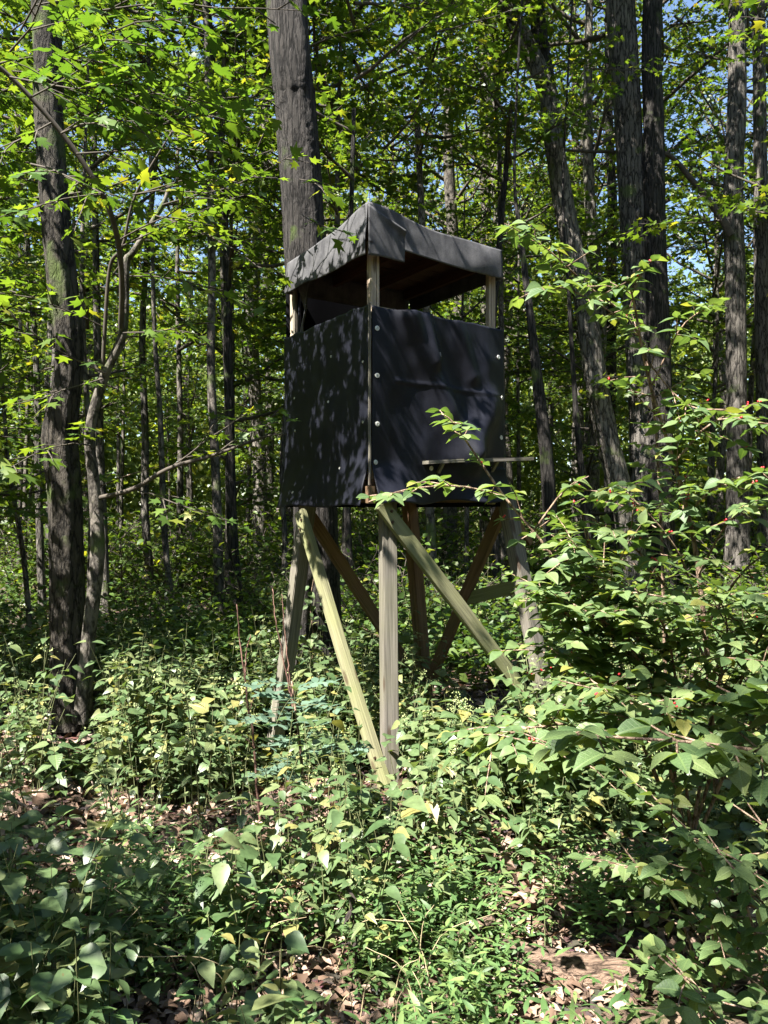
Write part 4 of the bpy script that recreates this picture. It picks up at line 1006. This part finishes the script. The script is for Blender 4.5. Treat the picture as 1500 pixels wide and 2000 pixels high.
honeysuckle('honeysuckle branch arching in front of the blind\'s right-hand legs', [
    (S((1330, 1420, 2.9), (1240, 1290, 2.9), (1140, 1170, 2.9), (1060, 1060, 2.9), (985, 970, 2.9), (930, 890, 2.9), (885, 825, 2.9), (862, 808, 2.9)), 0.009),
    (S((985, 970, 2.9), (900, 950, 2.8), (800, 955, 2.75), (720, 980, 2.7)), 0.004),
    (S((1040, 1040, 2.9), (1100, 960, 2.85), (1150, 930, 2.8)), 0.004),
    (S((1140, 1170, 2.9), (1220, 1080, 2.8), (1240, 960, 2.75)), 0.004),
    ], 403, bare=0.16, twig_gap=0.12, twig_len=(0.06, 0.2), lsize=0.066, maxleaf=260, berries=0.05)
honeysuckle('dense mound of honeysuckle leaves in front of the right legs', [
    (S((1330, 1640, 3.0), (1230, 1400, 2.9), (1150, 1300, 2.8), (1080, 1275, 2.75)), 0.008),
    (S((1340, 1640, 3.0), (1290, 1380, 2.8), (1210, 1240, 2.7), (1120, 1180, 2.6)), 0.008),
    (S((1350, 1640, 3.0), (1390, 1400, 2.8), (1420, 1240, 2.7), (1400, 1150, 2.6)), 0.008),
    (S((1320, 1640, 3.0), (1160, 1440, 2.8), (1050, 1420, 2.6), (950, 1450, 2.5)), 0.007),
    (S((1360, 1640, 3.0), (1460, 1420, 2.8), (1560, 1300, 2.7)), 0.007),
    (S((1350, 1640, 3.0), (1440, 1350, 2.8), (1500, 1220, 2.6), (1560, 1180, 2.5)), 0.007),
    (S((1330, 1640, 3.0), (1210, 1340, 2.8), (1120, 1210, 2.75), (1050, 1150, 2.75)), 0.007),
    (S((1340, 1640, 3.0), (1250, 1260, 2.8), (1180, 1130, 2.75), (1110, 1060, 2.75)), 0.007),
    (S((1350, 1640, 3.0), (1320, 1330, 2.7), (1290, 1210, 2.6), (1240, 1150, 2.5)), 0.007),
    (S((1340, 1640, 3.0), (1300, 1480, 2.7), (1220, 1370, 2.5), (1140, 1340, 2.4)), 0.007),
    (S((1340, 1640, 3.0), (1250, 1520, 2.7), (1130, 1470, 2.5), (1040, 1450, 2.4)), 0.006),
    ], 404, bare=0.3, twig_gap=0.048, twig_len=(0.14, 0.45), lsize=0.062, maxleaf=300, berries=0.04)
honeysuckle('shaded honeysuckle branch with large dusky leaves close to the lens at right', [
    (S((1640, 1500, 1.55), (1500, 1470, 1.5), (1350, 1450, 1.45), (1200, 1440, 1.42), (1080, 1430, 1.40)), 0.005),
    (S((1640, 1440, 1.5), (1500, 1390, 1.5), (1400, 1340, 1.5)), 0.004),
    ], 405, bare=0.12, twig_gap=0.07, twig_len=(0.05, 0.12), lsize=0.068, maxleaf=200, berries=0.0)
honeysuckle('low honeysuckle seedlings thick over the rotten log at lower right', [
    (S((1400, 2050, 2.5), (1340, 1820, 2.4), (1280, 1720, 2.3), (1220, 1690, 2.2)), 0.005),
    (S((1400, 2050, 2.3), (1390, 1800, 2.2), (1360, 1650, 2.1), (1300, 1580, 2.05)), 0.005),
    (S((1500, 2050, 2.2), (1480, 1850, 2.1), (1430, 1700, 2.0), (1380, 1640, 1.95)), 0.005),
    (S((1450, 2100, 2.0), (1380, 1950, 1.9), (1300, 1880, 1.85)), 0.004),
    (S((1550, 2000, 2.2), (1540, 1750, 2.1), (1500, 1600, 2.0)), 0.005),
    ], 406, bare=0.15, twig_gap=0.06, twig_len=(0.1, 0.3), lsize=0.055, maxleaf=300, berries=0.0)

# ------------------------------------------------------------------ locust sapling (blue-green compound leaves) and bare red canes
def locust(label, base, tips, seed, stem_mat):
    rng = np.random.default_rng(seed); up = np.array([0, 0, 1.0])
    t = thing('locust_sapling', label, 'sapling', base)
    path = spline([base] + tips, 24); ge = Geo(); ge.add(*tube(path, np.linspace(0.010, 0.004, 24), 8)); obj('stem', ge.mesh('locust_stem', stem_mat, True), t)
    gr = Geo()
    for k in range(18):
        p = path[5 + int(k * 1.05)]; az = k * 2.4; d = unit(np.array([math.cos(az), math.sin(az) * 0.7 - 0.2, rng.uniform(0.0, 0.5)]))
        L_ = rng.uniform(0.20, 0.34); n_ = 6
        uu = np.linspace(0, 1, 8)[:, None]; r_ = p + d * L_ * uu - up * 0.3 * L_ * uu ** 2
        gr.add(*tube(r_, np.linspace(0.002, 0.001, 8), 4)); sd = unit(np.cross(d, up))
        for q in range(1, 8):
            for s in (1, -1):
                obj('leaflet', LM['locust'][0], t, leaf_matrix(r_[q], d * 0.35 + sd * s + rng.normal(0, .1, 3), up + rng.normal(0, .25, 3) - d * 0.2, rng.uniform(0.055, 0.082)))
        obj('leaflet', LM['locust'][0], t, leaf_matrix(r_[-1], d, up + rng.normal(0, .2, 3), 0.055))
    obj('leaf_stalk', gr.mesh('leaf_stalks', M['stem_green'], True), t)
locust('blue-green locust sapling with feathery compound leaves in front of the left leg', P(596, 1640, 3.75), [P(590, 1500, 3.7), P(580, 1410, 3.7), P(570, 1330, 3.7)], 501, M['stem_brown'])
def canes(label, stems):
    t = thing('bare_cane', label, 'cane', stems[0][0][0])
    for pts, r0 in stems:
        path = spline(pts, 30); path[1:-1] += RNG.normal(0, 0.0022, (28, 3)); ge = Geo(); ge.add(*tube(path, np.linspace(r0, r0 * 0.35, 30) * RNG.uniform(0.9, 1.1, 30), 7)); obj('stem', ge.mesh('cane', M['stem_red'], True), t)
canes('leafless reddish cane with a forked top, left of the locust sapling', [
    (S((510, 1620, 4.0), (500, 1520, 4.0), (496, 1440, 4.02), (484, 1380, 4.0), (479, 1330, 4.0), (468, 1250, 4.0), (462, 1180, 4.0)), 0.0075),
    (S((478, 1325, 4.0), (482, 1270, 4.0), (490, 1240, 3.98)), 0.005), (S((482, 1350, 4.0), (450, 1325, 4.0)), 0.004), (S((486, 1392, 4.0), (500, 1350, 3.98), (503, 1330, 3.97)), 0.003), (S((497, 1460, 4.0), (470, 1430, 3.98), (455, 1405, 3.97)), 0.003), (S((472, 1272, 4.0), (466, 1235, 4.02)), 0.002)])
canes('pair of leafless thin canes crossing in front of the left leg', [
    (S((572, 1380, 4.3), (556, 1300, 4.3), (540, 1220, 4.3), (532, 1150, 4.3)), 0.006),
    (S((574, 1380, 4.3), (564, 1310, 4.3), (556, 1230, 4.3), (550, 1160, 4.3)), 0.006)])

# ------------------------------------------------------------------ undergrowth
def weed_parts(rng, h, npair, lsize, droop=0.3):
    """Stem path and leaf frames of one opposite-leaved weed."""
    up = np.array([0, 0, 1.0]); lean = rng.normal(0, 0.16, 2)
    u = np.linspace(0, 1, 8)[:, None]
    path = np.hstack([u ** 1.5 * lean[0] * h, u ** 1.5 * lean[1] * h, u * h])
    LP, LD, LN, LS = [], [], [], []
    az = rng.uniform(0, 6.28)
    for k in range(npair):
        f = 0.22 + 0.78 * (k + 0.5) / npair; p = path[0] + np.array([f ** 1.5 * lean[0] * h, f ** 1.5 * lean[1] * h, f * h])
        az += 1.57 + rng.normal(0, .2)
        sz = lsize * (0.55 + 0.75 * math.sin(math.pi * (0.15 + 0.8 * (1 - abs(f - 0.55) * 1.5))))
        for s in (0, math.pi):
            d = np.array([math.cos(az + s), math.sin(az + s), rng.uniform(-0.25, 0.55)])
            LP.append(p + unit(d) * 0.02); LD.append(d - up * droop * rng.uniform(0, 1)); LN.append(up * 1.0 + d * 0.1 + rng.normal(0, .28, 3)); LS.append(sz * rng.uniform(.75, 1.2))
    return path, np.array(LP), np.array(LD), np.array(LN), np.array(LS)

def flower_tuft(geo, p, rng, s=0.03):
    n_ = 14
    pos = p + rng.normal(0, 1, (n_, 3)) * [s, s, s * 0.4] + [0, 0, s * 0.6]
    leaves_geo(geo, LEAF_DIA, pos, rng.normal(0, 1, (n_, 3)), rng.normal(0, 1, (n_, 3)), rng.uniform(.006, .013, n_))

def leg_view(x, y):
    q = x / y
    return (3.5 < y < 5.4 and abs(q + 0.140) < 0.045) or (3.9 < y < 5.6 and abs(q + 0.40) < 0.04) or (3.3 < y < 4.5 and abs(q + 0.002) < 0.036)
WEEDS = []
for k in range(7):
    rng = np.random.default_rng(600 + k); h = rng.uniform(0.45, 0.75); npair = int(rng.integers(6, 10))
    path, LP, LD, LN, LS = weed_parts(rng, h, npair, rng.uniform(0.05, 0.078))
    gs = Geo(); gs.add(*tube(path, np.linspace(0.004, 0.0015, 8), 5)); gf = Geo()
    for q in range(3): flower_tuft(gf, path[-1] + rng.normal(0, .02, 3), rng, 0.014)
    WEEDS.append((gs.mesh('weed_stem', M['stem_green'], True), gf.mesh('weed_flowers', M['flower']) if k % 2 == 0 else None, LP, LD, LN, LS))
def weed(x, y, k, s, az, label, group=None, tilt=(0, 0)):
    w = WEEDS[k]; mw = Matrix.Translation((x, y, ground_z(x, y) - 0.01)) @ Matrix.Rotation(tilt[0], 4, 'X') @ Matrix.Rotation(tilt[1], 4, 'Y') @ Matrix.Rotation(az, 4, 'Z') @ Matrix.Scale(s, 4)
    t = thing('leafy_weed', label, 'weed', mw.translation, group)
    obj('stem', w[0], t, mw)
    if w[1]: obj('flower_head', w[1], t, mw)['kind'] = 'stuff'
    for i in range(len(w[2])): obj('leaf', LM['weed'][i % 3], t, mw @ leaf_matrix(w[2][i], w[3][i], w[4][i], w[5][i]))
RW = np.random.default_rng(9)
wl = []
while len(wl) < 72:
    y = RW.uniform(2.3, 5.3); x = RW.uniform(-0.54 * y, 0.54 * y)
    d = noise.noise((x * 0.8, y * 0.8, 3.3))
    if RW.random() > 0.55 + d * 0.9: continue
    if abs(x - 0.0) < 0.25 and 3.9 < y < 4.9: continue
    if x > 0.2 * y and y < 3: 
        if RW.random() < 0.6: continue
    if all((x - a_) ** 2 + (y - b_) ** 2 > 0.045 for a_, b_, *_ in wl): wl.append((x, y))
for k in range(36):
    y = RW.uniform(3.3, 5.7); wl.append((RW.uniform(-0.52 * y, -0.35), y))
for k in range(12):
    y = RW.uniform(4.0, 4.9); wl.append((RW.uniform(0.15, 1.0), y))
for k, (x, y) in enumerate(wl):
    hs = (0.25 if k >= 72 else 0) + 0.85 + 0.35 * noise.noise((x * 0.7 + 9, y * 0.7, 1)) - (0.25 if y < 3.2 else 0)
    if leg_view(x, y): continue
    weed(x, y, k % 7, max(0.5, hs * RW.uniform(0.8, 1.2)), RW.uniform(0, 6.28),
         'upright weed with paired toothed leaves, one of the crowd in the sunny undergrowth', 'leafy weeds of the sunny undergrowth', (RW.normal(0, .12), RW.normal(0, .12)))

HOLES = [(-1.48, 3.6, .16), (-0.28, 3.95, .15), (0.14, 2.95, .14), (-0.75, 3.35, .13), (0.45, 2.75, .26), (0.7, 2.55, .26), (0.52, 2.3, .24)]
def leg_view(x, y):
    q = x / y
    return (3.5 < y < 5.4 and abs(q + 0.140) < 0.035) or (3.9 < y < 5.6 and abs(q + 0.40) < 0.04) or (3.3 < y < 4.5 and abs(q + 0.002) < 0.026)
def hole(x, y): return max(math.exp(-((x - a_) ** 2 + (y - b_) ** 2) / (c_ * c_)) for a_, b_, c_ in HOLES)
# the uncounted mass between them
rng = np.random.default_rng(700); gl, gs, gf = Geo(), Geo(), Geo(); W5, W6 = ovate(4, 0.3, 0.1, 0.3, 0.3)[:2], ovate(6, 0.31, 0.12, 0.32, 0.32)[:2]
n_ = 0
while n_ < 5500:
    y = rng.uniform(1.9, 9.5) if rng.random() < 0.7 else rng.uniform(3.8, 6.0); x = rng.uniform(-0.58 * y - 1.0, 0.58 * y + 0.9)
    d = noise.noise((x * 0.9, y * 0.9, 7.7)) + 0.5 * noise.noise((x * 2.3, y * 2.3, 1.7))
    if rng.random() > 0.52 + d * 2.6 or rng.random() < hole(x, y) * 1.1: continue
    
    n_ += 1
    h = rng.uniform(0.22, 0.68) * (0.7 if y < 3.2 else 1.0) * max(0.45, 0.95 + 1.1 * noise.noise((x * 1.4 + 5, y * 1.4, 2.2)))
    if leg_view(x, y): h = rng.uniform(0.06, 0.16)
    path, LP, LD, LN, LS = weed_parts(rng, h, int(rng.integers(4, 8)), rng.uniform(0.04, 0.078))
    o_ = np.array([x, y, ground_z(x, y)])
    gs.add(*tube(path + o_, np.linspace(0.003, 0.0012, 8), 3, cap=False))
    leaves_geo(gl, (W6 if y < 3.2 else W5), LP + o_, LD, LN, LS)
    if rng.random() < 0.07:
        for q in range(3): flower_tuft(gf, path[-1] + o_ + rng.normal(0, .025, 3), rng, 0.02)
und = obj('undergrowth', gl.mesh('undergrowth', M['weed_mass'], True)); tag(und, 'tangled mass of small green weeds covering the ground', 'undergrowth', kind='stuff')
obj('stems', gs.mesh('undergrowth_stems', M['stem_green'], True), und)['kind'] = 'stuff'
obj('flowers', gf.mesh('undergrowth_flowers', M['flower']), und)['kind'] = 'stuff'

gl = Geo(); n_ = 0
while n_ < 2600:
    y = 6.8 + 22 * rng.random() ** 1.3; x = rng.uniform(-0.62 * y - 0.5, 0.62 * y + 0.5)
    if rng.random() > 0.75 + 1.2 * noise.noise((x * 0.5, y * 0.5, 3.7)): continue
    n_ += 1
    k = 18; h = rng.uniform(0.2, 0.75)
    pos = np.array([x, y, ground_z(x, y) + h * 0.5]) + rng.normal(0, 1, (k, 3)) * [0.2, 0.2, h * 0.25]
    leaves_geo(gl, LEAF_OV4, pos, rng.normal(0, 1, (k, 3)) * [1, 1, 0.4], np.array([0, 0, 1.0]) + rng.normal(0, .4, (k, 3)), rng.uniform(.06, .12, k))
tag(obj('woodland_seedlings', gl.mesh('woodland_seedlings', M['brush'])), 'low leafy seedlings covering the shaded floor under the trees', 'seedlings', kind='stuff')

# bright narrow-leaved ground cover in the near foreground
gl = Geo(); n_ = 0
while n_ < 1250:
    y = rng.uniform(1.7, 3.6); x = rng.uniform(-0.6 * y - 0.6, 0.5 * y + 0.3)
    if rng.random() > 0.5 + 1.6 * noise.noise((x * 1.6, y * 1.6, 12)) - 0.5 * max(0, y - 2.9) - 0.5 * max(0, x - 0.2) - 0.6 * hole(x, y): continue
    n_ += 1
    h = rng.uniform(0.10, 0.36); k = int(rng.integers(9, 20)); u = np.linspace(0.1, 1, k); ln_ = rng.normal(0, .3, 2)
    pos = np.stack([x + u ** 1.4 * ln_[0] * h, y + u ** 1.4 * ln_[1] * h, ground_z(x, y) + u * h], 1)
    az = rng.uniform(0, 6.28) + np.arange(k) * 2.4
    d = np.stack([np.cos(az), np.sin(az), rng.uniform(0.1, 0.9, k)], 1)
    leaves_geo(gl, LEAF_NARROW, pos, d, np.array([0, 0, 1.0]) + rng.normal(0, .25, (k, 3)), rng.uniform(.03, .065, k))
tag(obj('ground_cover', gl.mesh('ground_cover', M['cover'], True)), 'bright green narrow-leaved ground cover in the near foreground', 'ground cover', kind='stuff')

# dead leaves on the floor
n_ = 19000
y = np.concatenate([rng.uniform(1.6, 3.2, 4000), rng.uniform(1.6, 7, 11000), rng.uniform(7, 18, 4000)]); x = rng.uniform(-0.62, 0.62, n_) * (y + 0.6)
pos = np.stack([x, y, np.array([ground_z(a_, b_) for a_, b_ in zip(x, y)]) + rng.uniform(0.01, 0.035, n_)], 1)
dd = rng.normal(0, 1, (n_, 3)); dd[:, 2] *= 0.25
gl = Geo(); tm = ovate(3, 0.36, 0.28, 0.3, 0.45)[:2]
leaves_geo(gl, tm, pos, dd, np.array([0, 0, 1.0]) + rng.normal(0, .35, (n_, 3)), rng.uniform(.04, .10, n_) * np.where(y < 3.0, 0.62, 1.0))
nf = 9000
yf = rng.uniform(1.6, 5.5, nf); xf = rng.uniform(-0.62, 0.62, nf) * (yf + 0.8)
leaves_geo(gl, LEAF_DIA, np.stack([xf, yf, np.array([ground_z(a_, b_) for a_, b_ in zip(xf, yf)]) + rng.uniform(0.008, 0.03, nf)], 1), rng.normal(0, 1, (nf, 3)) * [1, 1, .3], np.array([0, 0, 1.0]) + rng.normal(0, .5, (nf, 3)), rng.uniform(.012, .04, nf))
tag(obj('leaf_litter', gl.mesh('leaf_litter', M['litter'])), 'dry brown fallen leaves scattered over the forest floor', 'leaf litter', kind='stuff')

# rotten log, broken branch and sticks
def log(name, label, cat, pts, radii, mat, seed, nseg=20, amp=0.12):
    o = obj(name, trunk_mesh(name, pts, radii, mat, nseg, 0.04, amp, seed)); tag(o, label, cat); return o
log('rotten_log', 'rotten reddish log lying in the leaves at lower right', 'log', [P(880, 1835, 2.85), P(1000, 1872, 2.72), P(1150, 1905, 2.62), P(1300, 1925, 2.56), P(1500, 1950, 2.5), P(1640, 1960, 2.45)], [0.045, 0.062, 0.068, 0.072, 0.075, 0.07], M['rot'], 801, 26)
log('rotten_log', 'second decayed log in front of the first, at the bottom right', 'log', [P(1180, 2010, 2.25), P(1300, 2010, 2.2), P(1450, 2030, 2.15), P(1600, 2040, 2.1)], [0.04, 0.055, 0.06, 0.05], M['rot'], 802, 20)
log('broken_branch', 'broken dark branch jutting up from the rotten log', 'branch', [P(890, 1845, 2.7), P(920, 1815, 2.65), P(965, 1795, 2.6)], [0.03, 0.022, 0.012], M['rot'], 803, 12)
log('fallen_branch', 'mossy fallen branch lying among weeds below the front leg', 'branch', [P(500, 1670, 3.45), P(580, 1690, 3.4), P(640, 1715, 3.35)], [0.03, 0.035, 0.025], M['bark_moss'], 804, 12)
for k, (a_, b_, y_, lab) in enumerate([((20, 1560), (110, 1640), 3.2, 'thin grey twig arching over the leaf litter at far left'), ((700, 1230), (790, 1270), 7.5, 'dead branch lying slantwise seen between the blind\'s legs'), ((150, 970), (330, 905), 7.8, 'long dead stick caught level across the left wood'), ((790, 1800), (900, 1812), 2.9, 'pale stick on the litter beside the broken branch')]):
    p0, p1 = P(*a_, y_), P(*b_, y_)
    log('stick', lab, 'stick', [p0, (p0 + p1) / 2 + Vector((0, 0, 0.03)), p1], [0.007, 0.006, 0.003] if k != 1 else [.03, .025, .015], M['stem_brown'], 810 + k, 8, 0.06)

# vine leaves climbing on two trunks
def vine(label, px, y, seed, n_):
    rng = np.random.default_rng(seed); pts = [P(a_, b_, y) for a_, b_ in px]; path = spline(pts, 40)
    t = thing('climbing_vine', label, 'vine', pts[0])
    ge = Geo(); ge.add(*tube(path, np.linspace(0.006, 0.002, 40), 6)); obj('stem', ge.mesh('vine_stem', M['stem_brown'], True), t)
    for k in range(n_):
        p = path[int(rng.integers(0, 40))] + rng.normal(0, 1, 3) * [0.05, 0.01, 0.05]
        obj('leaf', LM['honey'][k % 3], t, leaf_matrix(p, np.array([rng.normal(0, .6), -0.5, -0.6]), np.array([rng.normal(0, .4), -1.0, 0.7]), rng.uniform(0.05, 0.085)))
vine('small vine leaves climbing the furrowed trunk behind the blind', [(606, 1330), (612, 1250), (606, 1180), (614, 1120)], 6.18, 901, 30)

# withered dark stalks and dry straw in the front
M['wither'] = mat_plain('withered_plant', (0.035, 0.026, 0.022), 0.9)
M['straw'] = mat_plain('dry_straw', (0.30, 0.24, 0.14), 0.8)
RS = np.random.default_rng(950)
for px, py, h, lab in ((690, 1905, 0.34, 'withered black stalk with shrivelled leaves among the bright ground cover'), (540, 1800, 0.26, 'short withered dark stalk between pale weeds left of centre'), (1215, 1790, 0.30, 'withered dark stalk in the shade of the low honeysuckle')):
    y_ = 1.55 * FPX / (py - 1000); x_ = (px - 750) / FPX * y_; b_ = Vector((x_, y_, ground_z(x_, y_)))
    t = thing('withered_stalk', lab, 'stalk', b_)
    path = spline([b_, b_ + Vector((0.01, 0, h * 0.5)), b_ + Vector((RS.normal(0, .03), 0, h))], 14); ge = Geo(); ge.add(*tube(path, np.linspace(0.005, 0.002, 14), 6)); obj('stem', ge.mesh('withered_stem', M['wither'], True), t)
    gl = Geo(); n_ = 22; q_ = path[RS.integers(4, 14, n_)]
    leaves_geo(gl, LEAF_NARROW, q_, np.stack([RS.normal(0, .5, n_), RS.normal(0, .5, n_), -RS.uniform(.4, 1.2, n_)], 1), RS.normal(0, 1, (n_, 3)), RS.uniform(.03, .06, n_))
    tag(obj('leaves', gl.mesh('withered_leaves', M['wither']), t), kind='stuff')
gl = Geo()
for k in range(46):
    px, py = RS.uniform(200, 860), RS.uniform(1840, 2060); y_ = 1.55 * FPX / (py - 1000); x_ = (px - 750) / FPX * y_
    b_ = Vector((x_, y_, ground_z(x_, y_))); h = RS.uniform(0.12, 0.36); d_ = RS.normal(0, 0.5, 2)
    gl.add(*tube(spline([b_, b_ + Vector((d_[0] * h * .3, d_[1] * h * .3, h * .7)), b_ + Vector((d_[0] * h, d_[1] * h, h * .9))], 9), np.linspace(0.0022, 0.0008, 9), 4))
tag(obj('dry_grass', gl.mesh('dry_grass', M['straw'], True)), 'thin straw-coloured dry grass stems in the front undergrowth', 'dry grass', kind='stuff')
